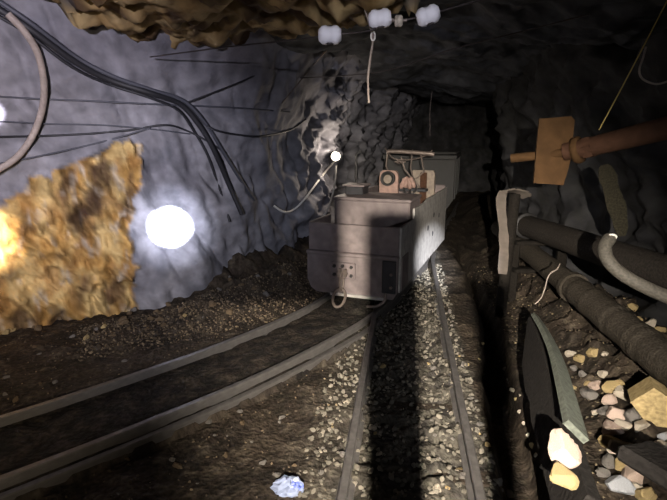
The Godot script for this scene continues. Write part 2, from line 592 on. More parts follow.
func build_ceiling():
	var xs := axis([[-7.0, -2.6, 0.2], [-2.6, 2.8, 0.035], [2.8, 5.2, 0.2]])
	var zs := axis([[-14.2, -8.5, 0.2], [-8.5, -2.4, 0.035], [-2.4, 3.2, 0.2]])
	var P := []
	var C := []
	var T := []
	var D := []
	for z in zs:
		var row := PackedVector3Array()
		var col := PackedColorArray()
		for x in xs:
			var w := roof_y(x, z)
			row.append(Vector3(x, w[0], z))
			var a := n_col.get_noise_2d(x, z)
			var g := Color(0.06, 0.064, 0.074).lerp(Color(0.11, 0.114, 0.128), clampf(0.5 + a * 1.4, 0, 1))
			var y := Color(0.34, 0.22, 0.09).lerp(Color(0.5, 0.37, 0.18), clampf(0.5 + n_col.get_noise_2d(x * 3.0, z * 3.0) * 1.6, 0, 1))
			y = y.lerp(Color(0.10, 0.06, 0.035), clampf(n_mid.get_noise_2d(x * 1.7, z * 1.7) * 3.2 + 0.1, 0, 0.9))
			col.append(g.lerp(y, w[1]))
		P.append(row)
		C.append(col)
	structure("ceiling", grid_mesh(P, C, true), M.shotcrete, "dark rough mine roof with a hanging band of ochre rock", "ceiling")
	for zi in range(0, zs.size(), 6):
		var row := PackedVector3Array()
		var col := PackedColorArray()
		for xi in range(0, xs.size(), 6):
			row.append(Vector3(xs[xi], 3.2, zs[zi]))
			col.append(Color(0.1, 0.09, 0.08))
		T.append(row)
		D.append(col)
	put("rock_mass", grid_mesh(T, D), M.shotcrete, get_node("ceiling"))

func xc(z: float) -> float:
	return 0.337 + (-1.86 - z) * 0.1433

func line_dist(l: PackedVector2Array, q: Vector2) -> float:
	var best := 1e9
	for i in range(0, l.size(), 2):
		best = minf(best, l[i].distance_squared_to(q))
	return sqrt(best)

func floor_y(x: float, z: float) -> float:
	var q := (x - xc(z)) * 0.99
	var near := smoothstep(-8.0, -5.5, z)
	var wob := n_mid.get_noise_2d(x * 0.7, z * 0.7) * 0.06
	var y := n_mid.get_noise_2d(x, z) * 0.035 + n_fine.get_noise_2d(x, z) * 0.010
	var lft := lerpf(0.43, 0.68, clampf((-2.0 - z) / 2.8, 0, 1)) + wob
	var rgt := lerpf(0.66, 0.80, clampf((-2.0 - z) / 2.8, 0, 1)) + wob
	var ditch := smoothstep(lft - 0.03, lft + 0.06, q) * (1.0 - smoothstep(rgt - 0.05, rgt + 0.04, q))
	y -= ditch * 0.2 * near
	# heaped rubble below the pipes
	y += smoothstep(0.95, 1.5, q) * 0.2 + smoothstep(0.9, 1.3, q) * n_fine.get_noise_2d(x * 0.5, z * 0.5) * 0.1
	# rubble toe along the main wall
	if x < 0.6 and z < -2.0:
		var w := near_wall(x, z)
		y += 0.26 * pow(clampf(1.0 - w.y / 0.75, 0, 1.3), 1.5) * smoothstep(5.9, 7.3, w.x) * (1.0 + 0.6 * n_mid.get_noise_2d(x * 2.0, z * 2.0))
	# trodden lumps between the rails
	if absf(q) < 0.27:
		y += 0.022 * sin(z * 40.0 + n_mid.get_noise_2d(x * 2.5, z) * 7.0) * (0.6 + n_mid.get_noise_2d(x * 4.0, z * 4.0)) * smoothstep(-6.0, -4.0, z)
	# stay below the rail heads
	if absf(absf(q) - 0.3) < 0.08:
		y = minf(y, 0.035)
	return y

func floor_hit(u: float, v: float) -> Vector3:
	var d := ray(u, v)
	var t := 1.2
	while t < 11.0:
		var p := EYE + d * t
		if p.y < floor_y(p.x, p.z):
			return p
		t += 0.02
	return EYE + d * t

func build_floor():
	var xs := axis([[-7.0, -3.0, 0.2], [-3.0, 2.6, 0.026], [2.6, 5.2, 0.2]])
	var zs := axis([[-14.2, -7.0, 0.15], [-7.0, -1.3, 0.026], [-1.3, 3.2, 0.15]])
	var P := []
	var C := []
	for z in zs:
		var row := PackedVector3Array()
		var col := PackedColorArray()
		for x in xs:
			var y := floor_y(x, z)
			var dc := line_dist(curve_line, Vector2(x, z)) if x < 1.4 else 9.0
			if dc < 0.42 and z > -7.0 and x < xc(z) - 0.25:
				y = lerpf(minf(0.03 + y * 0.7, 0.06), maxf(y, 0.03), smoothstep(0.36, 0.42, dc))
				if absf(dc - 0.3) < 0.05: y = minf(y, 0.03)
			row.append(Vector3(x, y, z))
			var q = (x - xc(z)) * 0.99
			var a := n_col.get_noise_2d(x * 1.7, z * 1.7)
			var b := n_fine.get_noise_2d(x, z)
			var g := Color(0.046, 0.037, 0.029).lerp(Color(0.092, 0.071, 0.053), clampf(0.5 + a * 1.5, 0, 1))
			g = g.lerp(Color(0.19, 0.155, 0.115), clampf(b * 2.0 - 0.35, 0, 0.7))
			var track := 1.0 - smoothstep(0.36, 0.50, dc + a * 0.12)
			g = g.lerp(Color(0.022, 0.02, 0.02).lerp(Color(0.07, 0.058, 0.048), clampf(0.4 + b * 2.5, 0, 1)), track * 0.8)
			var bed := smoothstep(-0.75, -0.1, q + a * 0.2) * (1.0 - smoothstep(0.38, 0.45, q + a * 0.05))
			g = g.lerp(Color(0.165, 0.15, 0.122).lerp(Color(0.085, 0.078, 0.067), clampf(0.5 - b * 2.0, 0, 1)), bed)
			col.append(g)
		P.append(row)
		C.append(col)
	structure("floor", grid_mesh(P, C, true), M.ground, "muddy brown mine floor strewn with crushed rock", "floor")
	var B := []
	var D := []
	for z in [-14.2, -5.0, 3.2]:
		B.append(PackedVector3Array([Vector3(-7, -0.8, z), Vector3(-1, -0.8, z), Vector3(5.2, -0.8, z)]))
		D.append(PackedColorArray([Color(0.1, 0.09, 0.08), Color(0.1, 0.09, 0.08), Color(0.1, 0.09, 0.08)]))
	put("rock_mass", grid_mesh(B, D), M.ground, get_node("floor"))

func plain_wall(called: String, pts: Array, label: String, amp: float, tone: Color):
	# a rough wall along a plan line; the room lies on the line's left-hand side normal (-dz, dx)
	var p := spline(pts, 24)
	var P := []
	var C := []
	var B := []
	var D := []
	for i in p.size():
		var d: Vector2 = (p[mini(i + 1, p.size() - 1)] - p[maxi(i - 1, 0)]).normalized()
		var nn := Vector2(-d.y, d.x)
		var row := PackedVector3Array()
		var col := PackedColorArray()
		var rb := PackedVector3Array()
		var cb := PackedColorArray()
		for k in 52:
			var h := -0.3 + k * 0.065
			var w := n_big.get_noise_3d(p[i].x, h, p[i].y) * 0.25 + n_rid.get_noise_3d(p[i].x, h, p[i].y) * amp + 0.4 * pow(maxf(0, (h - 1.2) / 1.5), 2)
			var q: Vector2 = p[i] + nn * w
			row.append(Vector3(q.x, h, q.y))
			var a := n_col.get_noise_3d(p[i].x * 2.0, h * 2.0, p[i].y * 2.0)
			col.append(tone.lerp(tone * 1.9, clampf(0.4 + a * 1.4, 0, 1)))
			if k % 17 == 0:
				rb.append(Vector3(p[i].x - nn.x * 0.6, h, p[i].y - nn.y * 0.6))
				cb.append(Color(0.1, 0.09, 0.08))
		P.append(row)
		C.append(col)
		B.append(rb)
		D.append(cb)
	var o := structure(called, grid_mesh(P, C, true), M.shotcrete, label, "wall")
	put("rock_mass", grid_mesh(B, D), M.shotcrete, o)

func build_outer_walls():
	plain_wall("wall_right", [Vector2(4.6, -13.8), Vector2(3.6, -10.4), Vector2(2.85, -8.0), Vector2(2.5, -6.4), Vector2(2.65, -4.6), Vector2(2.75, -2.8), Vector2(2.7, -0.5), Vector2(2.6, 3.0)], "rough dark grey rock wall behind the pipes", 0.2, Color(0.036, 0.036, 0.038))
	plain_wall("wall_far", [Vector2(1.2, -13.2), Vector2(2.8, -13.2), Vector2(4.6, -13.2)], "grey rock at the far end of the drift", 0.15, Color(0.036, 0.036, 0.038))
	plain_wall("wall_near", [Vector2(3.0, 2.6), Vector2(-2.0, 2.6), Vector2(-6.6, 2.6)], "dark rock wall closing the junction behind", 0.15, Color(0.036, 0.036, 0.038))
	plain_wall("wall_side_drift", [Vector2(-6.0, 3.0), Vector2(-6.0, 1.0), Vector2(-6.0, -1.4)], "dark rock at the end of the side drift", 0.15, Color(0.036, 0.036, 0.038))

# ---------------------------------------------------------------- tracks
func rail_profile() -> Array:
	return [Vector2(-0.04, 0.0), Vector2(0.04, 0.0), Vector2(0.04, 0.008), Vector2(0.008, 0.02), Vector2(0.007, 0.06), Vector2(0.021, 0.066), Vector2(0.021, 0.085), Vector2(0.016, 0.09), Vector2(-0.016, 0.09), Vector2(-0.021, 0.085), Vector2(-0.021, 0.066), Vector2(-0.007, 0.06), Vector2(-0.008, 0.02), Vector2(-0.04, 0.008)]

func offset_line(l: PackedVector2Array, off: float) -> Array:
	var out := []
	for i in l.size():
		var d := (l[mini(i + 1, l.size() - 1)] - l[maxi(i - 1, 0)]).normalized()
		var q := l[i] + Vector2(-d.y, d.x) * off
		out.append(Vector3(q.x, 0, q.y))
	return out

func build_tracks():
	var sl := fresh()
	box(sl, Vector3(-0.42, -0.09, -0.06), Vector3(0.42, -0.006, 0.06), 0.012)
	sl.generate_normals()
	var sleeper := sl.commit()
	for t in [["straight", straight_line, "straight narrow mine track running beneath the locomotive"], ["curved", curve_line, "curved dark mine track branching along the shotcrete wall"]]:
		var o := thing("mine_track", t[2], "track")
		for s in [-0.3, 0.3]:
			var l: PackedVector2Array = t[1]
			if t[0] == "curved":
				# the inner rail stops at the crossing with the straight track
				pass
			var st := fresh()
			sweep(st, offset_line(l, s), rail_profile())
			obj("rail", st, M.rail, o)
		if t[0] == "curved":
			var gs := fresh()
			sweep(gs, offset_line(curve_line.slice(0, 44), 0.385), [Vector2(-0.022, 0.0), Vector2(0.022, 0.0), Vector2(0.022, 0.05), Vector2(0.015, 0.055), Vector2(-0.015, 0.055), Vector2(-0.022, 0.05)])
			obj("guard_bar", gs, M.rail, o)
		var l2: PackedVector2Array = t[1]
		var run := 0.0
		var next := 0.2
		for i in l2.size() - 1:
			var seg := l2[i].distance_to(l2[i + 1])
			while next < run + seg:
				var q := l2[i].lerp(l2[i + 1], (next - run) / seg)
				var d := (l2[i + 1] - l2[i]).normalized()
				if q.y > -9.0 and q.y < 0.5 and (t[0] == "straight" or q.y > -4.4):
					var k := put("sleeper", sleeper, M.sleeper, o, Vector3(q.x, 0, q.y))
					k.rotation.y = atan2(-d.x, -d.y)
				next += 0.62
			run += seg

# ---------------------------------------------------------------- locomotive
func wheel(parent: Node3D, x: float, z: float, r: float, m: Material):
	var st := fresh()
	var s := signf(x)
	lathe(st, [Vector2(0, -0.05), Vector2(r * 0.4, -0.05), Vector2(r * 0.55, -0.03), Vector2(r * 0.8, -0.03), Vector2(r * 0.86, -0.045), Vector2(r, -0.045), Vector2(r, 0.03), Vector2(r + 0.022, 0.032), Vector2(r + 0.022, 0.045), Vector2(0.03, 0.045), Vector2(0, 0.045)], 28, Transform3D(Basis(Vector3(0, 0, 1), Vector3(-s, 0, 0), Vector3(0, -s, 0)), Vector3(x, RAIL_TOP + r, z)))
	obj("wheel", st, m, parent)

func ring(st: SurfaceTool, c: Vector3, ax: Vector3, long: Vector3, rx: float, ry: float, r: float, n := 18, from := 0.0, to := TAU):
	var l := long.normalized()
	var w := ax.cross(l).normalized()
	var pts := []
	for k in n + 1:
		var a := lerpf(from, to, float(k) / n)
		pts.append(c + l * cos(a) * ry + w * sin(a) * rx)
	tube(st, pts, r, 7, to - from < TAU - 0.01)

func build_locomotive():
	var o := thing("mine_locomotive", "dusty boxy trolley locomotive with a chain link hanging from its front", "locomotive", Vector3(0.17, 0, -4.46), deg_to_rad(-21.0))
	# chassis
	var st := fresh()
	box(st, Vector3(-0.43, 0.22, -2.6), Vector3(0.43, 0.57, -0.02), 0.02)
	obj("chassis", st, M.loco, o)
	st = fresh()
	slab(st, [Vector2(-0.435, 0.30), Vector2(-0.40, 0.22), Vector2(-0.34, 0.18), Vector2(0.40, 0.18), Vector2(0.435, 0.24), Vector2(0.435, 0.55), Vector2(-0.435, 0.55)], -0.02, 0.03)
	obj("front_plate", st, M.loco, o)
	st = fresh()
	box(st, Vector3(-0.44, 0.545, -0.03), Vector3(0.44, 0.58, 0.05), 0.008)
	obj("ledge", st, M.loco, o)
	st = fresh()
	box(st, Vector3(-0.20, 0.165, -0.02), Vector3(0.33, 0.195, 0.055), 0.006)
	obj("bumper_lip", st, M.loco_side, o)
	# open tray behind the front panel
	st = fresh()
	box(st, Vector3(-0.435, 0.565, -0.04), Vector3(0.435, 0.835, -0.005), 0.01)
	obj("tray_front", st, M.loco, o)
	for s in [-1, 1]:
		st = fresh()
		box(st, Vector3(s * 0.435 - 0.015, 0.565, -0.56), Vector3(s * 0.435 + 0.015, 0.835, -0.04), 0.006)
		obj("tray_side", st, M.loco, o)
	st = fresh()
	box(st, Vector3(-0.41, 0.60, -0.55), Vector3(0.41, 0.66, -0.05), 0.006)
	obj("tray_floor", st, M.loco_dark, o)
	# equipment box
	st = fresh()
	box(st, Vector3(-0.39, 0.60, -1.08), Vector3(0.40, 0.99, -0.56), 0.015)
	var eb := obj("equipment_box", st, M.loco, o)
	st = fresh()
	box(st, Vector3(-0.40, 0.985, -1.09), Vector3(0.41, 1.015, -0.545), 0.008)
	obj("lid", st, M.loco, eb)
	st = fresh()
	tube(st, [Vector3(-0.06, 0.70, -0.555), Vector3(-0.06, 0.70, -0.53), Vector3(0.0, 0.70, -0.525), Vector3(0.06, 0.70, -0.53), Vector3(0.06, 0.70, -0.555)], 0.008, 6)
	obj("handle", st, M.black_steel, eb)
	# controller on the box, with a mast beside it
	st = fresh()
	box(st, Vector3(-0.36, 1.01, -1.02), Vector3(-0.16, 1.10, -0.80), 0.01)
	var cb := obj("controller", st, M.loco_dark, o)
	st = fresh()
	box(st, Vector3(-0.385, 1.10, -1.04), Vector3(-0.14, 1.118, -0.78), 0.006)
	obj("controller_top", st, M.loco, cb)
	st = fresh()
	tube(st, [Vector3(-0.32, 1.0, -1.05), Vector3(-0.32, 1.30, -1.06), Vector3(-0.33, 1.42, -1.09), Vector3(-0.29, 1.46, -1.11)], 0.014, 8)
	obj("mast", st, M.black_steel, o)
	# cab tub
	st = fresh()
	box(st, Vector3(-0.43, 0.60, -2.6), Vector3(-0.40, 0.98, -1.08), 0.006)
	obj("cab_side", st, M.loco, o)
	st = fresh()
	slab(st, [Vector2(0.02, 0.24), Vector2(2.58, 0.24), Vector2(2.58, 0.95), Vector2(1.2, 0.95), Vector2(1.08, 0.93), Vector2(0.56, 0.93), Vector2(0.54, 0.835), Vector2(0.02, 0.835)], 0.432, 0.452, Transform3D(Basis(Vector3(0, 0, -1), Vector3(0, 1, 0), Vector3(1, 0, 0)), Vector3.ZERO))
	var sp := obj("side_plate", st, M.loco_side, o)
	sp.set_meta("label", "side plate with lamplight painted into its pale colour and small dark holes")
	for q in [Vector3(0.455, 0.62, -1.28), Vector3(0.455, 0.72, -1.62), Vector3(0.455, 0.50, -1.60), Vector3(0.455, 0.66, -2.0)]:
		st = fresh()
		lathe(st, [Vector2(0, 0.004), Vector2(0.028, 0.004), Vector2(0.032, 0), Vector2(0, -0.002)], 14, disc_along(Vector3.RIGHT, q))
		obj("port_plug", st, M.loco_dark, sp)
	st = fresh()
	box(st, Vector3(0.43, 0.25, -0.30), Vector3(0.462, 0.56, -0.05), 0.006)
	obj("step_guard", st, M.loco, o)
	st = fresh()
	box(st, Vector3(-0.40, 0.60, -2.6), Vector3(0.43, 0.98, -2.57), 0.006)
	obj("cab_rear", st, M.loco, o)
	# lamp board with round headlamp, unlit
	st = fresh()
	slab(st, [Vector2(-0.075, 0.92), Vector2(0.135, 0.92), Vector2(0.135, 1.18), Vector2(0.125, 1.23), Vector2(0.10, 1.255), Vector2(-0.04, 1.255), Vector2(-0.065, 1.23), Vector2(-0.075, 1.18)], -1.18, -1.13)
	var lb := obj("headlamp_board", st, M.loco_pink, o)
	lb.set_meta("label", "pinkish upright board holding a round unlit headlamp")
	st = fresh()
	lathe(st, [Vector2(0, -0.01), Vector2(0.06, -0.01), Vector2(0.078, 0.0), Vector2(0.08, 0.055), Vector2(0.07, 0.06), Vector2(0.062, 0.05), Vector2(0.03, 0.028), Vector2(0, 0.022)], 22, disc_along(Vector3(0, 0, 1), Vector3(0.03, 1.17, -1.125)))
	var hl := obj("headlamp", st, M.black_steel, lb)
	st = fresh()
	lathe(st, [Vector2(0, 0.05), Vector2(0.035, 0.045), Vector2(0.055, 0.034)], 20, disc_along(Vector3(0, 0, 1), Vector3(0.03, 1.155, -1.125)))
	obj("reflector", st, M.loco_tan, lb)
	# rear board and seat
	st = fresh()
	slab(st, [Vector2(0.15, 0.70), Vector2(0.43, 0.70), Vector2(0.43, 1.19), Vector2(0.41, 1.225), Vector2(0.17, 1.225), Vector2(0.15, 1.2)], -1.78, -1.72)
	obj("cab_board", st, M.loco_tan, o)
	st = fresh()
	box(st, Vector3(0.26, 0.74, -1.722), Vector3(0.34, 1.2, -1.712), 0.003)
	obj("rust_strip", st, M.rust, o)
	st = fresh()
	box(st, Vector3(-0.30, 0.62, -2.4), Vector3(0.1, 0.80, -2.0), 0.03)
	obj("seat", st, M.loco_dark, o)
	# brake wheel and wrapped lever in the cab
	st = fresh()
	ring(st, Vector3(0.20, 1.04, -1.45), Vector3(0, 0.5, 1).normalized(), Vector3(1, 0, 0), 0.075, 0.075, 0.011, 20)
	tube(st, [Vector3(0.20, 1.04, -1.45), Vector3(0.20, 0.7, -1.65)], 0.012, 7)
	tube(st, [Vector3(0.125, 1.04, -1.45), Vector3(0.275, 1.04, -1.45)], 0.008, 6)
	obj("brake_wheel", st, M.black_steel, o)
	st = fresh()
	for k in 4:
		lathe(st, [Vector2(0, -0.07), Vector2(0.022, -0.06), Vector2(0.03, -0.02), Vector2(0.022, 0.02), Vector2(0.026, 0.05), Vector2(0, 0.07)], 9, Transform3D(Basis(Vector3(0, 0, 1), 0.25 * (k - 1.5)), Vector3(0.135 + k * 0.036, 1.10 + 0.012 * (k % 2), -1.37)))
	obj("rag_bundle", st, M.loco_pink, o)
	# pantograph
	var pg := Node3D.new()
	pg.name = "pantograph"
	o.add_child(pg, true)
	st = fresh()
	tube(st, spline([Vector3(-0.07, 1.44, -1.42), Vector3(-0.02, 1.45, -1.42), Vector3(0.17, 1.445, -1.42), Vector3(0.40, 1.43, -1.42), Vector3(0.46, 1.42, -1.43)], 4), 0.024, 8)
	obj("contact_bar", st, M.steel_worn, pg)
	st = fresh()
	tube(st, spline([Vector3(0.44, 1.465, -1.43), Vector3(0.36, 1.41, -1.5), Vector3(0.2, 1.36, -1.56), Vector3(-0.02, 1.36, -1.56), Vector3(-0.09, 1.48, -1.42)], 4), 0.008, 6)
	obj("rear_bar", st, M.steel_worn, pg)
	for a in [[Vector3(-0.06, 1.47, -1.42), Vector3(-0.10, 1.28, -1.5), Vector3(-0.02, 1.02, -1.62)], [Vector3(0.22, 1.47, -1.42), Vector3(0.19, 1.26, -1.5), Vector3(0.24, 1.02, -1.62)], [Vector3(0.06, 1.38, -1.56), Vector3(0.1, 1.24, -1.58), Vector3(0.28, 1.02, -1.66)], [Vector3(0.30, 1.42, -1.5), Vector3(0.33, 1.22, -1.58), Vector3(0.1, 1.02, -1.66)]]:
		st = fresh()
		tube(st, a, 0.009, 6)
		obj("arm", st, M.steel_worn, pg)
	st = fresh()
	for k in 5:
		ring(st, Vector3(0.03 + k * 0.018, 1.33, -1.5), Vector3(1, 0, 0), Vector3(0, 1, 0), 0.022, 0.022, 0.004, 10)
	tube(st, [Vector3(0.0, 1.33, -1.5), Vector3(0.13, 1.33, -1.5)], 0.008, 6)
	obj("spring", st, M.steel_worn, pg)
	st = fresh()
	box(st, Vector3(-0.1, 0.985, -1.72), Vector3(0.36, 1.02, -1.58), 0.008)
	obj("base_plate", st, M.loco_dark, pg)
	# coupling
	st = fresh()
	box(st, Vector3(-0.185, 0.34, 0.028), Vector3(0.05, 0.49, 0.06), 0.01)
	var cp := obj("coupling_plate", st, M.loco, o)
	for q in [[-0.15, 0.455], [-0.07, 0.46], [0.015, 0.455], [-0.15, 0.375], [0.015, 0.375]]:
		st = fresh()
		lathe(st, [Vector2(0, 0.022), Vector2(0.014, 0.02), Vector2(0.017, 0.014), Vector2(0.017, 0)], 6, disc_along(Vector3(0, 0, 1), Vector3(q[0], q[1], 0.058)), false)
		obj("bolt", st, M.black_steel, cp)
	st = fresh()
	box(st, Vector3(-0.105, 0.36, 0.055), Vector3(-0.075, 0.44, 0.11), 0.006)
	box(st, Vector3(-0.055, 0.36, 0.055), Vector3(-0.025, 0.44, 0.11), 0.006)
	tube(st, [Vector3(-0.115, 0.40, 0.09), Vector3(-0.015, 0.40, 0.09)], 0.012, 8)
	obj("clevis", st, M.steel_worn, cp)
	st = fresh()
	ring(st, Vector3(-0.065, 0.32, 0.095), Vector3(1, 0, 0.25).normalized(), Vector3(0, 1, 0), 0.028, 0.085, 0.012, 20)
	obj("chain_link", st, M.steel_worn, cp)
	st = fresh()
	ring(st, Vector3(-0.09, 0.165, 0.10), Vector3(0.2, 0, 1).normalized(), Vector3(0.3, 1, 0).normalized(), 0.055, 0.095, 0.014, 22)
	obj("end_link", st, M.steel_worn, cp)
	st = fresh()
	tube(st, spline([Vector3(0.33, 0.24, 0.02), Vector3(0.33, 0.17, 0.06), Vector3(0.27, 0.125, 0.09), Vector3(0.18, 0.115, 0.1)], 5), 0.014, 8)
	obj("brake_hose", st, M.steel_worn, o)
	# raised corner box: a notch and its shade put in as a dark part
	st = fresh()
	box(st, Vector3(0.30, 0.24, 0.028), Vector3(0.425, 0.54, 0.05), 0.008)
	obj("notch_shade", st, M.loco_dark, o)
	for q in [Vector3(0.385, 0.42, 0.05), Vector3(0.385, 0.30, 0.05)]:
		st = fresh()
		lathe(st, [Vector2(0, 0.016), Vector2(0.012, 0.015), Vector2(0.015, 0.01), Vector2(0.015, 0)], 6, disc_along(Vector3(0, 0, 1), q), false)
		obj("bolt", st, M.steel_worn, o)
	st = fresh()
	box(st, Vector3(-0.12, 0.545, 0.028), Vector3(0.22, 0.562, 0.045), 0.004)
	obj("seam_bar", st, M.loco_dark, o)
	for z in [-0.55, -1.95]:
		for s in [-0.3, 0.3]:
			wheel(o, s, z, 0.17, M.black_steel)
		st = fresh()
		tube(st, [Vector3(-0.3, 0.26, z), Vector3(0.3, 0.26, z)], 0.03, 10)
		obj("axle", st, M.black_steel, o)

func build_mine_car():
	var o := thing("mine_car", "dark steel mine car standing behind the locomotive", "mine car", Vector3(1.45, 0, -8.05), deg_to_rad(-16.0))
	var st := fresh()
	slab(st, [Vector2(-0.30, 0.42), Vector2(0.30, 0.42), Vector2(0.50, 0.72), Vector2(0.50, 1.32), Vector2(-0.50, 1.32), Vector2(-0.50, 0.72)], -0.8, 0.8)
	obj("body", st, M.car_steel, o)
	for s in [-0.8, 0.8]:
		st = fresh()
		box(st, Vector3(-0.53, 1.29, s - 0.03), Vector3(0.53, 1.36, s + 0.03), 0.01)
		obj("rim", st, M.car_steel, o)
	for s in [-0.5, 0.5]:
		st = fresh()
		box(st, Vector3(s - 0.03, 1.29, -0.8), Vector3(s + 0.03, 1.36, 0.8), 0.01)
		obj("rim", st, M.car_steel, o)
		for z in [-0.6, 0.0, 0.6]:
			st = fresh()
			box(st, Vector3(s - 0.02, 0.72, z - 0.03), Vector3(s + 0.025, 1.30, z + 0.03), 0.006)
			obj("rib", st, M.car_steel, o)
	st = fresh()
	box(st, Vector3(-0.26, 0.28, -0.95), Vector3(0.26, 0.42, 0.95), 0.015)
	obj("frame", st, M.car_steel, o)
	for z in [-0.45, 0.45]:
		for s in [-0.3, 0.3]:
			wheel(o, s, z, 0.13, M.car_steel)

# ---------------------------------------------------------------- pipes and what hangs with them
func flange(parent: Node3D, p: Vector3, ax: Vector3, r: float, m: Material):
	var st := fresh()
	lathe(st, [Vector2(0, -0.02), Vector2(r - 0.004, -0.02), Vector2(r, -0.016), Vector2(r, 0.016), Vector2(r - 0.004, 0.02), Vector2(0, 0.02)], 26, disc_along(ax, p))
	var f := obj("flange", st, m, parent)
	for k in 8:
		var xf := disc_along(ax, p)
		st = fresh()
		lathe(st, [Vector2(0, 0.034), Vector2(0.011, 0.034), Vector2(0.012, 0.0), Vector2(0, 0)], 6, Transform3D(xf.basis, xf * Vector3(cos(k * TAU / 8) * (r - 0.022), 0.018, sin(k * TAU / 8) * (r - 0.022))), false)
		obj("bolt", st, m, f)

func lumpy(a: Vector3, b: Vector3, n: int, r: float, amp: float) -> Array:
	var pts := []
	var rs := []
	for k in n + 1:
		pts.append(a.lerp(b, float(k) / n))
		rs.append(r * (1.0 + amp * n_fine.get_noise_2d(k * 0.35, r * 91.0)))
	return [pts, rs]

func build_pipes():
	# lower pipe
	var a := Vector3(1.80, 0.30, -0.9)
	var b := Vector3(2.02, 0.53, -6.0)
	var o := thing("pipe_line", "thick dust-crusted steel pipe running above the yellow stones", "pipe", Vector3.ZERO, 0.0)
	var dir := (b - a).normalized()
	var l := lumpy(a, b, 60, 0.098, 0.05)
	var st := fresh()
	tube(st, l[0], l[1], 20)
	obj("barrel", st, M.pipe_dusty, o)
	# a crust of caked dust along the near length
	var joint := a.lerp(b, 0.58)
	l = lumpy(a.lerp(b, 0.18), joint, 70, 0.108, 0.16)
	st = fresh()
	tube(st, l[0], l[1], 20)
	obj("crust", st, M.pipe_dusty, o)
	st = fresh()
	tube(st, [joint - dir * 0.03, joint + dir * 0.03], 0.122, 22)
	obj("collar", st, M.pipe_dusty, o)
	flange(o, a.lerp(b, 0.93), dir, 0.125, M.pipe_dark)
	# upper pipe
	var c := Vector3(2.07, 0.89, -0.9)
	var d := Vector3(1.93, 0.735, -5.15)
	o = thing("pipe_line", "dark smooth steel pipe on the far side of the dust-crusted pipe", "pipe", Vector3.ZERO, 0.0)
	l = lumpy(c, d, 50, 0.105, 0.03)
	st = fresh()
	tube(st, l[0], l[1], 20)
	obj("barrel", st, M.pipe_dark, o)
	flange(o, c.lerp(d, 0.95), (d - c).normalized(), 0.132, M.black_steel)
	# trestles that carry both pipes
	for z in [-1.3, -4.75]:
		var p: Vector3 = a.lerp(b, (z - a.z) / (b.z - a.z))
		var q: Vector3 = c.lerp(d, (z - c.z) / (d.z - c.z))
		var t := thing("pipe_trestle", "black timber trestle carrying the pipes near their far end" if z < -3.0 else "black timber trestle carrying the near ends of the two pipes", "trestle", Vector3(p.x, 0, z))
		for y in [p.y - 0.14, q.y - 0.14]:
			st = fresh()
			box(st, Vector3(-0.2, y - 0.02, -0.05), Vector3(0.34, y + 0.02, 0.05), 0.01)
			obj("beam", st, M.timber_black, t)
		for x in [-0.17, 0.30]:
			st = fresh()
			box(st, Vector3(x - 0.045, -0.1, -0.11), Vector3(x + 0.045, q.y - 0.1, -0.05), 0.012)
			obj("post", st, M.timber_black, t)
	# upright timber at the far end
	st = fresh()
	tube(st, lumpy(Vector3(1.56, -0.1, -4.44), Vector3(1.62, 1.12, -4.46), 10, 0.05, 0.1)[0], 0.05, 12)
	tag(obj("timber_prop", st, M.timber_black), "short black timber stake behind the folded pale strap", "prop")
	# pale folded strap
	var s0 := at(497, 197, 4.42)
	st = fresh()
	var path := [at(527, 197, 4.45), at(521, 192, 4.40), at(511, 190.5, 4.36), at(503, 193, 4.34), at(501, 205, 4.34), at(503, 225, 4.33), at(504, 248, 4.33), at(502.5, 274, 4.34)]
	path = spline(path, 4)
	var wid := []
	for k in path.size():
		var f := float(k) / (path.size() - 1)
		wid.append(lerpf(0.085, 0.075, f) * (1.0 + 0.25 * n_fine.get_noise_1d(k * 0.4)))
	strap(st, path, wid, 0.014, Vector3(0.95, 0, 0.32))
	tag(obj("strap", st, M.strap), "pale dusty strap folded over and hanging in front of a black prop", "strap")
	# short bent hose with a pale cut end
	o = thing("hose", "stub of grey hose bending up beside the dark smooth pipe", "hose")
	st = fresh()
	var hp := spline([at(610, 238, 2.72), at(605, 247, 2.69), at(608, 260, 2.65), at(622, 274, 2.6), at(645, 287, 2.53), at(668, 297, 2.45), at(700, 310, 2.34)], 5)
	tube(st, hp, 0.034, 12, false)
	obj("hose_wall", st, M.hose_grey, o)
	st = fresh()
	ring(st, hp[0], (hp[0] - hp[1]).normalized(), Vector3(1, 0, 0), 0.029, 0.029, 0.008, 16)
	obj("cut_end", st, M.cable_white, o)
	# rusty plate and cross pipe
	var e0 := at(511, 158.5, 3.5)
	var e1 := at(570, 152, 3.32)
	var e2 := at(667, 128, 2.9)
	var e3 := e2 + (e2 - e1) * 0.9
	o = thing("rusty_pipe", "rust red cross pipe passing through an ochre steel plate", "pipe")
	st = fresh()
	tube(st, [e1 - Vector3(0.04, 0, 0), e1.lerp(e2, 0.3), e1.lerp(e2, 0.7), e2, e3], [0.056, 0.062, 0.066, 0.068, 0.072], 18)
	obj("barrel", st, M.rust, o)
	st = fresh()
	tube(st, [e0, e0.lerp(e1, 0.5), e1 - Vector3(0.02, 0, 0)], [0.03, 0.031, 0.03], 12)
	obj("stub", st, M.rust_plate, o)
	var pc := at(552.5, 151, 3.36)
	st = fresh()
	var xf := Transform3D(Basis(Vector3.UP, deg_to_rad(-12.0)), pc)
	slab(st, [Vector2(-0.105, -0.215), Vector2(0.085, -0.225), Vector2(0.105, -0.13), Vector2(0.115, -0.05), Vector2(0.115, 0.20), Vector2(0.09, 0.225), Vector2(-0.105, 0.21)], -0.02, 0.02, xf)
	obj("plate", st, M.rust_plate, o)
	st = fresh()
	var ax := (e2 - e1).normalized()
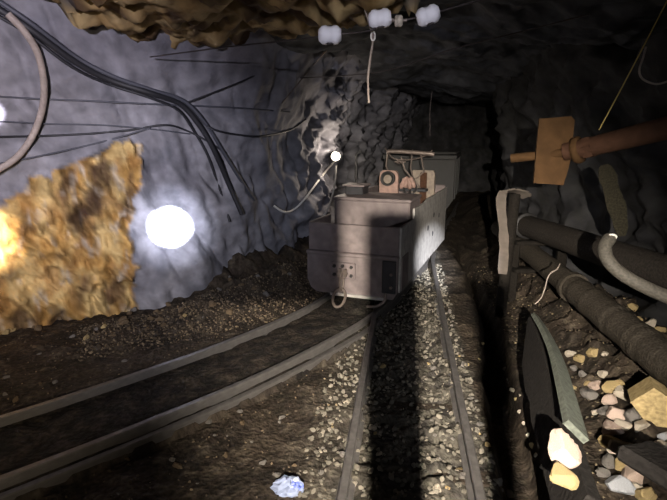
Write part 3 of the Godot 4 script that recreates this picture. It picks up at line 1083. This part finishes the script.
	lathe(st, [Vector2(0, -0.02), Vector2(0.085, -0.02), Vector2(0.09, 0.0), Vector2(0.085, 0.022), Vector2(0, 0.022)], 20, disc_along(ax, e1 + ax * 0.05))
	obj("collar", st, M.rust_plate, o)
	st = fresh()
	lathe(st, [Vector2(0, -0.03), Vector2(0.072, -0.03), Vector2(0.076, 0.0), Vector2(0.072, 0.03), Vector2(0, 0.03)], 6, disc_along(ax, e1 + ax * 0.12), false)
	obj("nut", st, M.rust, o)
	# rag hanging behind
	st = fresh()
	strap(st, spline([at(604, 165, 3.5), at(608, 178, 3.48), at(613, 196, 3.46), at(619, 216, 3.46), at(622, 236, 3.47)], 5), [0.05, 0.07, 0.09, 0.10, 0.11, 0.12, 0.11, 0.10, 0.1, 0.1, 0.11, 0.11, 0.12, 0.12, 0.11, 0.1, 0.09, 0.09, 0.08, 0.06, 0.04], 0.012, Vector3(0.96, 0, 0.3))
	tag(obj("hanging_rag", st, M.rag), "olive brown rag hanging below the rusty cross pipe", "rag")

func strap(st: SurfaceTool, path: Array, wid: Array, thick: float, across: Vector3):
	st.set_smooth_group(-1)
	var rows := []
	var w := across.normalized()
	for i in path.size():
		var d: Vector3 = (path[mini(i + 1, path.size() - 1)] - path[maxi(i - 1, 0)]).normalized()
		var ww := w
		if absf(d.dot(w)) > 0.7:
			ww = Vector3(0.25, 0.35, 0.9).normalized()
		ww = (ww - d * d.dot(ww)).normalized()
		var nn := d.cross(ww)
		var h: float = wid[i] / 2.0
		rows.append([path[i] - ww * h - nn * thick / 2, path[i] + ww * h - nn * thick / 2, path[i] + ww * h + nn * thick / 2, path[i] - ww * h + nn * thick / 2])
	for i in rows.size() - 1:
		var mid: Vector3 = (path[i] + path[i + 1]) / 2.0
		for k in 4:
			quad_out(st, rows[i][k], rows[i][(k + 1) % 4], rows[i + 1][(k + 1) % 4], rows[i + 1][k], mid)
	quad_out(st, rows[0][0], rows[0][1], rows[0][2], rows[0][3], path[1])
	var e := rows.size() - 1
	quad_out(st, rows[e][0], rows[e][1], rows[e][2], rows[e][3], path[e - 1])

# ---------------------------------------------------------------- cables
func on_wall(px: Array, off: float) -> Array:
	var out := []
	for q in px:
		var h := wall_hit(q[0], q[1])
		var d := ray(q[0], q[1])
		var p := EYE + d * h.z
		var r := roof_hit(q[0], q[1])
		if r < h.z:
			p = EYE + d * r
		out.append(p - d.normalized() * off)
	return out

func roof_hit(u: float, v: float) -> float:
	var d := ray(u, v)
	if d.y < 0.02: return 99.0
	var t := 1.5
	while t < 9.0:
		var p := EYE + d * t
		if p.y > roof_y(p.x, p.z)[0]:
			return t
		t += 0.03
	return 99.0

func cable(called: String, pts: Array, r: float, m: Material, label: String, group := "", cat := "cable"):
	var st := fresh()
	tube(st, spline(pts, 5), r, 8)
	tag(obj(called, st, m), label, cat, group)

func build_cables():
	cable("power_cable", on_wall([[-12, 2], [0, 10], [30, 29], [75, 62], [110, 80], [150, 93], [180, 104], [200, 126], [214, 150], [228, 182], [242, 214]], 0.07), 0.026, M.rubber, "thick black power cable slung diagonally across the shotcrete wall")
	cable("power_cable", on_wall([[-12, -6], [0, 2], [32, 24], [76, 57], [112, 76], [152, 90], [184, 101], [206, 124], [222, 150], [238, 176], [254, 200]], 0.06), 0.017, M.cable_grey, "dark grey power cable lying just above the thickest cable")
	cable("power_cable", on_wall([[-12, 8], [0, 17], [28, 34], [72, 67], [108, 84], [148, 97], [178, 110], [194, 131], [208, 156], [220, 190], [230, 222]], 0.05), 0.013, M.rubber, "thin black cable hugging the underside of the thickest cable")
	cable("hose", on_wall([[8, 14], [25, 32], [38, 54], [44, 84], [42, 110], [32, 137], [16, 158], [-6, 172]], 0.10), 0.026, M.hose_brown, "brown ribbed hose looping down from the cable bundle", "", "hose")
	cable("thin_cable", on_wall([[-8, 96], [40, 99], [90, 101], [150, 104], [200, 106], [240, 108], [290, 112]], 0.045), 0.007, M.cable_grey, "thin level cable, topmost of those strung along the shotcrete wall")
	cable("thin_cable", on_wall([[-8, 121], [50, 124], [100, 125], [150, 129], [190, 134]], 0.045), 0.006, M.cable_grey, "thin level cable, second down along the shotcrete wall")
	cable("thin_cable", on_wall([[-8, 137], [40, 136], [85, 134], [130, 130], [165, 125], [185, 130], [207, 141], [226, 153]], 0.04), 0.009, M.rubber, "thin black cable that rises then kinks down beneath the cable bundle")
	cable("thin_cable", on_wall([[-8, 165], [40, 156], [85, 146], [120, 137], [150, 128]], 0.045), 0.007, M.cable_grey, "thin cable slanting up just above the bared ochre rock")
	cable("thin_cable", on_wall([[186, 103], [200, 120], [215, 130], [240, 135], [262, 136], [290, 130], [306, 119]], 0.05), 0.010, M.rubber, "slack black cable drooping between bundle and roof lamp rock")
	cable("thin_cable", on_wall([[186, 103], [215, 92], [245, 80], [270, 68]], 0.045), 0.008, M.rubber, "short black cable rising away from the cable bundle bend")
	cable("guy_wire", on_wall([[282, 103], [296, 86], [311, 68], [327, 50]], 0.06), 0.006, M.steel_worn, "pale guy wire slanting up toward the strain insulators", "", "wire")
	# lit white lead of the wall lamp
	cable("lamp_lead", on_wall([[334, 162], [326, 171], [316, 184], [303, 201], [293, 210], [284, 212], [274, 206]], 0.12), 0.013, M.cable_white, "white cable curving down from the wall lamp")
	cable("lamp_lead", [at(336, 166, 6.3), at(335, 182, 6.2), at(331, 200, 6.1), at(325, 214, 6.0), at(319, 222, 6.0)], 0.012, M.cable_white, "short white lead hanging between lamp and locomotive")
	# span wire with strain insulators
	var t := 2.85
	var w := [at(150, 57, 3.9), at(220, 48, 3.4), at(300, 39, 3.05), at(330, 35, t), at(372, 30, t), at(380, 19, t), at(402, 20, t), at(428, 15, t), at(462, 5, t), at(500, -5, t)]
	cable("span_wire", w, 0.005, M.wire, "thin span wire strung under the roof through white insulators", "", "wire")
	for q in [[330.0, 35.0, 0.0, "plump white strain insulator hanging nearest the ochre roof rock"], [380.0, 18.5, 0.1, "white strain insulator beside the drooping wire, with a small clamp"], [428.0, 15.5, 0.3, "white grooved strain insulator at the dark end of the span wire"]]:
		var p := at(q[0], q[1], t)
		var o := thing("strain_insulator", q[3], "insulator", p, 0.0)
		var ax := Vector3(cos(q[2]), sin(q[2]), 0.1)
		var st := fresh()
		lathe(st, [Vector2(0, -0.066), Vector2(0.032, -0.064), Vector2(0.049, -0.045), Vector2(0.053, -0.022), Vector2(0.047, -0.012), Vector2(0.045, 0.0), Vector2(0.047, 0.012), Vector2(0.053, 0.022), Vector2(0.049, 0.045), Vector2(0.032, 0.064), Vector2(0, 0.066)], 22, disc_along(ax, Vector3.ZERO))
		obj("ceramic_body", st, M.ceramic, o)
		st = fresh()
		ring(st, Vector3.ZERO, Vector3(0, 0.3, 1).normalized(), ax, 0.052, 0.058, 0.006, 16)
		obj("wire_loop", st, M.wire, o)
	var o2 := thing("wire_clamp", "small pale clamp at the end of the second insulator", "clamp", at(399, 21, t))
	var st2 := fresh()
	box(st2, Vector3(-0.025, -0.03, -0.02), Vector3(0.02, 0.03, 0.02), 0.008)
	obj("jaw", st2, M.stone_pale, o2)
	st2 = fresh()
	tube(st2, [Vector3(-0.06, 0.012, 0), Vector3(-0.02, 0.0, 0), Vector3(0.045, 0.005, 0)], 0.01, 7)
	obj("bolt", st2, M.steel_worn, o2)
	cable("drop_wire", [at(361, -12, 2.93), at(366, 12, 2.93), at(372, 33, 2.93), at(373, 40, 2.93), at(370, 60, 2.93), at(368, 80, 2.93), at(369, 103, 2.93)], 0.007, M.hose_brown, "brown wire dropping from the roof past the insulators", "", "wire")
	var kn := fresh()
	ring(kn, at(373, 36, 2.92), Vector3(0, 0, 1), Vector3(0, 1, 0), 0.012, 0.025, 0.005, 12)
	tag(obj("wire_knot", kn, M.cable_white), "pale twisted knot tied in the brown drop wire", "knot")
	cable("drop_wire", [at(432, 92, 5.6), at(430, 110, 5.6), at(430, 128, 5.6), at(430, 136, 5.6)], 0.005, M.wire, "thin wire hanging above the pantograph", "", "wire")
	cable("trolley_wire", [at(300, 78, 4.6), at(380, 72, 4.4), at(450, 50, 4.0), at(520, 32, 3.6), at(590, 14, 3.2)], 0.005, M.wire, "thin slack wire crossing the dark roof", "", "wire")
	# yellow rope from the roof to the rusty pipe
	cable("rope", [at(599, 130, 3.22), at(620, 91, 3.15), at(650, 34, 3.0), at(680, -24, 2.85)], 0.004, M.rope_yellow, "taut yellow rope from the roof to the rusty pipe", "", "rope")
	cable("wire_loop", [at(646, 47, 3.0), at(643, 58, 3.0), at(639.5, 69, 3.0), at(641, 77, 3.0), at(648, 82, 3.0), at(658, 84, 3.0), at(672, 80, 3.0)], 0.006, M.hose_brown, "loose wire end looping near the yellow rope", "", "wire")
	cable("dangling_string", [at(560, 264, 3.62), at(557, 269, 3.58), at(549, 275, 3.55), at(545, 288, 3.6), at(541, 298, 3.66), at(535, 304, 3.7)], 0.0045, M.hose_brown, "pale cord dangling over the dust-crusted pipe", "", "cord")

# ---------------------------------------------------------------- lamps
func spot(where: Vector3, target: Vector3, c: Color, half: float, soft: float, energy: float, size := 0.01):
	var l := SpotLight3D.new()
	l.name = numbered("beam")
	add_child(l)
	l.look_at_from_position(where, target, Vector3.UP)
	l.light_color = c
	l.spot_angle = half
	l.spot_angle_attenuation = soft
	l.light_energy = energy
	l.light_size = size
	l.spot_range = 30.0
	l.spot_attenuation = 2.0
	l.shadow_enabled = true

func build_lamps():
	# the lit lamp on the wall beside the locomotive
	var p := at(334.5, 156.5, 6.45)
	var o := thing("wall_lamp", "small glowing lamp on the rock beside the locomotive", "lamp", p)
	var st := fresh()
	lathe(st, [Vector2(0, -0.06), Vector2(0.05, -0.06), Vector2(0.055, -0.02), Vector2(0.05, -0.01), Vector2(0, -0.01)], 18, disc_along(Vector3(0.5, 0.1, 0.85), Vector3.ZERO))
	obj("lamp_base", st, M.black_steel, o)
	st = fresh()
	lathe(st, [Vector2(0.045, -0.01), Vector2(0.06, 0.02), Vector2(0.055, 0.05), Vector2(0.035, 0.075), Vector2(0, 0.085)], 18, disc_along(Vector3(0.5, 0.1, 0.85), Vector3.ZERO))
	obj("lamp_glass", st, M.lamp_glow, o)
	var l := OmniLight3D.new()
	l.name = "wall_lamp_light"
	add_child(l)
	l.position = p + Vector3(0.5, 0.1, 0.85).normalized() * 0.10
	l.light_color = Color(1.0, 0.93, 0.85)
	l.light_energy = 0.5
	l.light_size = 0.05
	l.omni_range = 20.0
	l.omni_attenuation = 2.0
	l.shadow_enabled = true
	# cap lamps on added props behind the viewer; the last is an extra for the roof
	var says := ["cap lamp with warm white beam hung on the middle prop", "cap lamp with the narrow cold beam hung on the side prop", "lowest cap lamp hung on the side prop", "topmost cap lamp hung on the side prop", "cap lamp hung alone on the prop nearest the pipes", "added lamp aimed up from the middle prop to brighten roof and insulators"]
	for k in LAMPS.size():
		var d: Dictionary = LAMPS[k]
		var target: Vector3 = at(d.px.x, d.px.y, d.dist)
		var dir: Vector3 = (target - d.at).normalized()
		var c := thing("cap_lamp", says[k], "lamp", d.at)
		st = fresh()
		lathe(st, [Vector2(0, -0.075), Vector2(0.03, -0.072), Vector2(0.042, -0.04), Vector2(0.045, -0.012), Vector2(0.04, -0.01)], 20, disc_along(dir, Vector3.ZERO))
		tube(st, [Vector3(0, 0, 0) - dir * 0.06, Vector3(0, -0.01, 0.12)], 0.012, 7)
		obj("housing", st, M.black_steel, c)
		st = fresh()
		lathe(st, [Vector2(0.04, -0.012), Vector2(0.02, -0.008), Vector2(0, -0.007)], 18, disc_along(dir, Vector3.ZERO))
		obj("lens", st, M.lens_glow, c)
		for b in d.beams:
			spot(d.at + dir * 0.012, target, d.color, b[0], b[1], b[2])

func build_props():
	# unseen props behind the viewer, added to hold the cap lamps
	for q in [[Vector3(-0.035, 0, 1.27), 0.08, 2.4, "added timber prop carrying the warm cap lamp"], [Vector3(-0.72, 0, 1.27), 0.08, 2.4, "added timber prop carrying three cap lamps"], [Vector3(0.95, 0, 1.42), 0.08, 2.3, "added timber prop carrying the lone cap lamp"]]:
		var st := fresh()
		var l := lumpy(q[0] + Vector3(0, -0.1, 0), q[0] + Vector3(0, q[2], 0), 20, q[1], 0.06)
		tube(st, l[0], l[1], 14)
		tag(obj("timber_prop", st, M.timber), q[3], "prop")
	var hb := thing("shade_board", "unseen board added to shade the locomotive front, hanging beside the stouter shadow post", "board", Vector3(-0.13, 1.55, 0.30))  # unseen board, added to shade one side of the loco front
	var hs := fresh()
	box(hs, Vector3(-0.10, 0, -0.015), Vector3(0.112, 0.30, 0.015), 0.005)
	obj("board", hs, M.timber, hb)
	for x in [-0.07, 0.07]:
		hs = fresh()
		tube(hs, [Vector3(x, 0.28, 0), Vector3(x, 0.95, 0)], 0.006, 6)
		obj("hanger", hs, M.wire, hb)
	for q in [[0.0455, 0.0345, 1.66, "stouter unseen post added to throw a shadow band, standing between the rails"], [0.172, 0.022, 1.57, "thinner unseen post added to shade the ditch, standing inside the straight rail"]]:  # unseen posts, added to cast dark bands over loco, track and ditch
		var o := thing("shadow_post", q[3], "post", Vector3(q[0], 0, 0.30))
		var st2 := fresh()
		tube(st2, [Vector3(0, -0.1, 0), Vector3(0, 0.8, 0), Vector3(0, q[2], 0)], q[1], 14)
		obj("tube", st2, M.rust, o)
		st2 = fresh()
		box(st2, Vector3(-0.06, 0.0, -0.06), Vector3(0.06, 0.04, 0.06), 0.006)
		obj("foot", st2, M.rust, o)

# ---------------------------------------------------------------- stones
func stone_mesh(sd: int, squash: Vector3, cuts: int) -> ArrayMesh:
	var r := RandomNumberGenerator.new()
	r.seed = sd
	var planes := []
	for k in cuts:
		var n := Vector3(r.randfn(), r.randfn(), r.randfn()).normalized()
		planes.append([n, r.randf_range(0.45, 0.8)])
	var sp := SphereMesh.new()
	sp.radius = 1.0
	sp.height = 2.0
	sp.radial_segments = 20
	sp.rings = 11
	var arr := sp.get_mesh_arrays()
	var vs: PackedVector3Array = arr[Mesh.ARRAY_VERTEX]
	var ix: PackedInt32Array = arr[Mesh.ARRAY_INDEX]
	var tilt := Basis(Vector3(r.randfn(), r.randfn(), r.randfn()).normalized(), r.randf() * TAU)
	for k in vs.size():
		var d := (tilt * vs[k]).normalized()
		var best := 1.0
		for p in planes:
			var c: float = p[0].dot(d)
			if c > 0.05:
				best = minf(best, p[1] / c)
		vs[k] = d * best * squash
	var st := fresh()
	st.set_smooth_group(-1)
	for k in range(0, ix.size(), 3):
		var a := vs[ix[k]]
		var b := vs[ix[k + 1]]
		var c := vs[ix[k + 2]]
		if a.is_equal_approx(b) or b.is_equal_approx(c) or a.is_equal_approx(c): continue
		tri_out(st, a, b, c, Vector3.ZERO)
	st.generate_normals()
	return st.commit()

func look(m: String, size: float) -> String:
	var big := "tiny" if size < 0.022 else ("small" if size < 0.04 else "larger")
	return big + " " + m.trim_prefix("stone_")

func stone(p: Vector3, size: float, m: String, label: String, group: String, kind := -1, sink := 0.3, turn := -1.0):
	var k := kind if kind >= 0 else rng.randi() % stone_meshes.size()
	var o := put("stone", stone_meshes[k], M[m])
	o.position = p + Vector3(0, size * (0.55 - sink), 0)
	o.scale = Vector3.ONE * size
	o.rotation = Vector3(rng.randf_range(-0.3, 0.3), turn if turn >= 0 else rng.randf() * TAU, rng.randf_range(-0.3, 0.3))
	tag(o, label, "stone", group)
	return o

func build_stones():
	for k in 10:
		stone_meshes.append(stone_mesh(100 + k, [Vector3(1, 0.75, 0.85), Vector3(1, 0.6, 0.7), Vector3(0.9, 0.85, 1)][k % 3], 10))
	stone_meshes.append(stone_mesh(300, Vector3(1.0, 0.55, 0.8), 7))
	# the notable stones, by where they lie
	var one := [
		[565, 452, 0.086, "stone_pink", "pale pink stone resting on the grey green plank"],
		[563, 474, 0.062, "stone_yellow", "cream yellow stone just below the pale pink stone"],
		[509, 497, 0.035, "stone_pale", "white stone beside the ditch near the straight rail"],
		[592, 357, 0.055, "stone_yellow", "pale yellow stone lying alone in the black gap"],
		[597, 390, 0.045, "stone_pink", "pinkish stone in the black gap beside the plank"],
		[591, 398, 0.06, "stone_grey", "olive grey splinter leaning against the plank"],
		[620, 452, 0.07, "stone_pale", "pale cream stone over the yellow stones of the rubble heap"],
		[622, 470, 0.055, "stone_yellow", "bright yellow stone in the middle of the rubble heap"],
		[334.5, 341, 0.022, "stone_white", "small bluish white stone by the curved rail"],
		[282, 419, 0.035, "stone_grey", "flat grey stone in the brown mud beside the straight track"],
	]
	for q in one:
		var p := floor_hit(q[0], q[1])
		if q[4].begins_with("pale pink"):
			p = at_y(562, 455, 0.36)
		elif q[4].begins_with("cream yellow"):
			p = at_y(562, 482, 0.33)
		elif q[4].contains("beside the plank") or q[4].contains("against the plank") or q[4].contains("rubble heap") or q[4].contains("black gap"):
			q[2] = q[2] * 1.3
		stone(p, q[2], q[3], q[4], "", -1, 0.2)
	var bs := fresh()
	var bp := floor_hit(656, 416)
	slab(bs, [Vector2(-0.12, -0.07), Vector2(0.02, -0.10), Vector2(0.12, -0.05), Vector2(0.125, 0.06), Vector2(-0.01, 0.085), Vector2(-0.11, 0.07)], -0.075, 0.075, Transform3D(Basis(Vector3.UP, deg_to_rad(-24.0)) * Basis(Vector3(0, 0, 1), deg_to_rad(-38.0)), bp + Vector3(0, 0.07, 0)))
	tag(obj("stone", bs, M.stone_yellow), "large square yellow block lying under the dust-crusted pipe", "stone")
	# rubble beneath the pipes
	var r := [[578, 357, 0.03, 0], [570, 352, 0.025, 1], [583, 372, 0.02, 3], [605, 372, 0.03, 1], [587, 381, 0.018, 0], [573, 385, 0.016, 0], [586, 392, 0.02, 1], [613, 385, 0.035, 0], [622, 392, 0.03, 1], [630, 396, 0.035, 3], [612, 400, 0.03, 2], [605, 408, 0.028, 3], [618, 412, 0.04, 2], [632, 415, 0.04, 3], [640, 424, 0.035, 1], [625, 425, 0.03, 1], [612, 428, 0.035, 2], [610, 442, 0.035, 0], [628, 460, 0.03, 1], [612, 462, 0.03, 3], [630, 475, 0.035, 2], [618, 486, 0.04, 5], [635, 490, 0.035, 1], [648, 496, 0.03, 0], [663, 447, 0.028, 1], [665, 434, 0.02, 5], [596, 410, 0.025, 1], [632, 305, 0.03, 0], [636, 318, 0.025, 0], [650, 322, 0.03, 1], [660, 328, 0.025, 0], [643, 312, 0.02, 1], [663, 340, 0.02, 0], [545, 398, 0.018, 0], [604, 352, 0.02, 1], [574, 366, 0.02, 3], [652, 447, 0.025, 3], [603, 472, 0.025, 3]]
	var tone := ["stone_yellow", "stone_pale", "stone_pink", "stone_grey", "stone_brown", "stone_white"]
	for q in r:
		stone(floor_hit(q[0], q[1] + 4), q[2] * 2.0, tone[q[3]], look(tone[q[3]], q[2] * 2.0) + " angular stone in the rubble beneath the pipes", "rubble beneath the pipes")
	# stones along the ditch lip and the straight rail
	for q in [[497, 352, 0.022], [500, 362, 0.02], [505, 369, 0.024], [508, 380, 0.018], [513, 391, 0.026], [516, 400, 0.02], [520, 412, 0.022], [524, 424, 0.018], [529, 436, 0.024], [533, 446, 0.024], [537, 456, 0.022], [482, 344, 0.022], [486, 338, 0.014], [479, 360, 0.02], [483, 375, 0.02], [520, 396, 0.02], [547, 478, 0.02], [543, 468, 0.022]]:
		var m: String = tone[[0, 1, 3, 1][rng.randi() % 4]]
		stone(floor_hit(q[0], q[1]), q[2], m, look(m, q[2]) + " stone on the lip of the black ditch", "stones along the ditch")
	for k in 60:
		var v := rng.randf_range(300, 498)
		var f := (v - 280.0) / 220.0
		var side := rng.randi() % 3
		var ux := lerpf(437, 485, f) + rng.randf_range(6, 14) * (0.4 + f) if side == 0 else (lerpf(437, 478, f) - rng.randf_range(5, 40) * (0.4 + f * 0.6) if side == 1 else lerpf(374, 345, f) + rng.randf_range(-50, 35) * (0.3 + f * 0.7))
		var sz := rng.randf_range(0.014, 0.03)
		var m: String = tone[[1, 3, 3, 3, 0][rng.randi() % 5]]
		stone(floor_hit(ux, v), sz, m, look(m, sz) + " ballast stone lying by the straight rails", "ballast stones by the straight rails")
	# loose stones on the brown side and in the toe of the wall
	for k in 45:
		var sz := rng.randf_range(0.012, 0.028)
		var m: String = tone[[3, 3, 4, 4, 3][rng.randi() % 5]]
		stone(floor_hit(rng.randf_range(5, 300), rng.randf_range(345, 490)), sz, m, look(m, sz) + " stone lying in the brown mud around the curved track", "stones in the brown mud")
	for k in 70:
		var u := rng.randf_range(5, 318)
		var v := lerpf(322, 262, u / 318.0) + rng.randf_range(-4, 36)
		var sz := rng.randf_range(0.02, 0.055)
		var m: String = tone[[3, 3, 4, 4, 4, 0][rng.randi() % 6]]
		stone(floor_hit(u, v), sz, m, look(m, sz) + " broken stone in the rubble at the foot of the shotcrete wall", "rubble at the wall foot")
	# uncountable gravel
	var mm := MultiMesh.new()
	mm.transform_format = MultiMesh.TRANSFORM_3D
	mm.use_colors = true
	mm.mesh = stone_mesh(501, Vector3(1, 0.7, 0.85), 9)
	var xs := []
	for k in 11000:
		var z := rng.randf_range(-6.2, -1.5)
		var zone := rng.randf()
		var x := 0.0
		var c := Color(0.3, 0.27, 0.22)
		var s := rng.randf_range(0.004, 0.014)
		if zone < 0.25:
			x = xc(z) + rng.randf_range(-0.55, 0.42)
			s = rng.randf_range(0.006, 0.024)
			c = Color(0.09, 0.083, 0.068).lerp(Color(0.2, 0.18, 0.147), pow(rng.randf(), 2.0))
		elif zone < 0.4:
			x = xc(z) + rng.randf_range(0.8, 1.9)
			c = Color(0.06, 0.047, 0.034).lerp(Color(0.22, 0.18, 0.11), pow(rng.randf(), 3.0))
		else:
			x = rng.randf_range(-2.9, xc(z) - 0.4)
			if rng.randf() < 0.6:
				var wi := rng.randi_range(12, 33)
				var wq: Vector2 = lw[wi].lerp(lw[wi + 1], rng.randf()) + lw_n[wi] * rng.randf_range(0.12, 0.9)
				x = wq.x
				z = wq.y
				s *= 1.5
			c = Color(0.06, 0.047, 0.034).lerp(Color(0.2, 0.155, 0.1), pow(rng.randf(), 2.5))
			s *= 0.8
		if near_wall(x, z).y < 0.1: continue
		var b := Basis.from_euler(Vector3(rng.randf() * 6.0, rng.randf() * 6.0, rng.randf() * 6.0)).scaled(Vector3.ONE * s)
		xs.append([Transform3D(b, Vector3(x, floor_y(x, z) + s * 0.25, z)), c])
	mm.instance_count = xs.size()
	for k in xs.size():
		mm.set_instance_transform(k, xs[k][0])
		mm.set_instance_color(k, xs[k][1])
	var g := MultiMeshInstance3D.new()
	g.name = "gravel"
	g.multimesh = mm
	g.material_override = M.gravel
	add_child(g)
	tag(g, "fine crushed rock scattered over the mine floor", "gravel", "", "stuff")

func build_litter():
	# plank along the ditch
	var a := at_y(535, 318, 0.34)
	var b := at_y(596, 500, 0.30)
	var o := thing("plank", "grey green weathered plank lying on edge along the black ditch", "plank")
	var d := (b - a).normalized()
	var st := fresh()
	var side := d.cross(Vector3.UP).normalized()
	var up := side.cross(d).normalized()
	var rot := Basis(d, deg_to_rad(-28.0))
	var pts := []
	for k in 13:
		pts.append(a.lerp(b, k / 12.0))
	st.set_smooth_group(-1)
	var rows := []
	for k in 13:
		var wv := 0.085 * smoothstep(-1.5, 4.0, k) * (1.0 + 0.12 * n_fine.get_noise_1d(k * 0.7))
		var hv := 0.035
		var e1 := rot * up
		var e2 := rot * side
		rows.append([pts[k] - e1 * wv * 2.4 - e2 * hv, pts[k] - e2 * hv * 0.8, pts[k] + e2 * hv, pts[k] - e1 * wv * 2.4 + e2 * hv])
	for i in 12:
		var mid: Vector3 = (rows[i][0] + rows[i][1] + rows[i][2] + rows[i][3]) / 4.0
		for k in 4:
			quad_out(st, rows[i][k], rows[i][(k + 1) % 4], rows[i + 1][(k + 1) % 4], rows[i + 1][k], mid)
	quad_out(st, rows[0][0], rows[0][1], rows[0][2], rows[0][3], pts[1])
	quad_out(st, rows[12][0], rows[12][1], rows[12][2], rows[12][3], pts[11])
	obj("shaded_face", st, M.board_dark, o)  # shade put into the dark colour of this side
	st = fresh()
	var sp := spline([at_y(535, 316, 0.38), at_y(545, 332, 0.385), at_y(556, 356, 0.385), at_y(566, 392, 0.385), at_y(576, 432, 0.38)], 5)
	var sw := []
	for k in sp.size(): sw.append(lerpf(0.05, 0.12, pow(k / 20.0, 0.7)))
	strap(st, sp, sw, 0.03, side + up * 0.9)
	obj("lit_face", st, M.board_lit_grey, o)  # same plank, light put into the paler colour of this side
	# slab at the near corner
	st = fresh()
	var c := at_y(706, 492, 0.28)
	box(st, Vector3(-0.12, -0.035, -0.30), Vector3(0.12, 0.035, 0.40), 0.015, Transform3D(Basis(Vector3.UP, deg_to_rad(24.0)) * Basis(Vector3(0, 0, 1), deg_to_rad(-10.0)), c))
	tag(obj("plank", st, M.board_dark), "broad dark grey plank lying beside the rubble heap", "plank")
	# crumpled bag
	var p := floor_hit(288, 492)
	o = thing("plastic_bag", "crumpled pale blue plastic bag lying in the brown mud", "bag", p)
	for part in [["film", M.bag, 11, Vector3.ZERO, 1.0], ["printed_corner", M.bag_blue, 12, Vector3(0.035, 0.015, 0.01), 0.5]]:
		st = fresh()
		st.set_smooth_group(-1)
		var n := FastNoiseLite.new()
		noise(n, part[2], 1.6, 4, FastNoiseLite.FRACTAL_RIDGED)
		var R := []
		for i in 13:
			var row := []
			for j in 20:
				var th := PI * i / 12.0
				var ph := TAU * j / 20.0
				var q := Vector3(sin(th) * cos(ph), cos(th), sin(th) * sin(ph))
				row.append(part[3] + q * (0.75 + 0.45 * n.get_noise_3dv(q)) * Vector3(0.078, 0.05, 0.055) * part[4] + Vector3(0, 0.025, 0))
			R.append(row)
		for i in 12:
			for j in 20:
				var j2 := (j + 1) % 20
				quad_out(st, R[i][j], R[i][j2], R[i + 1][j2], R[i + 1][j], part[3] + Vector3(0, 0.025, 0))
		obj(part[0], st, part[1], o)
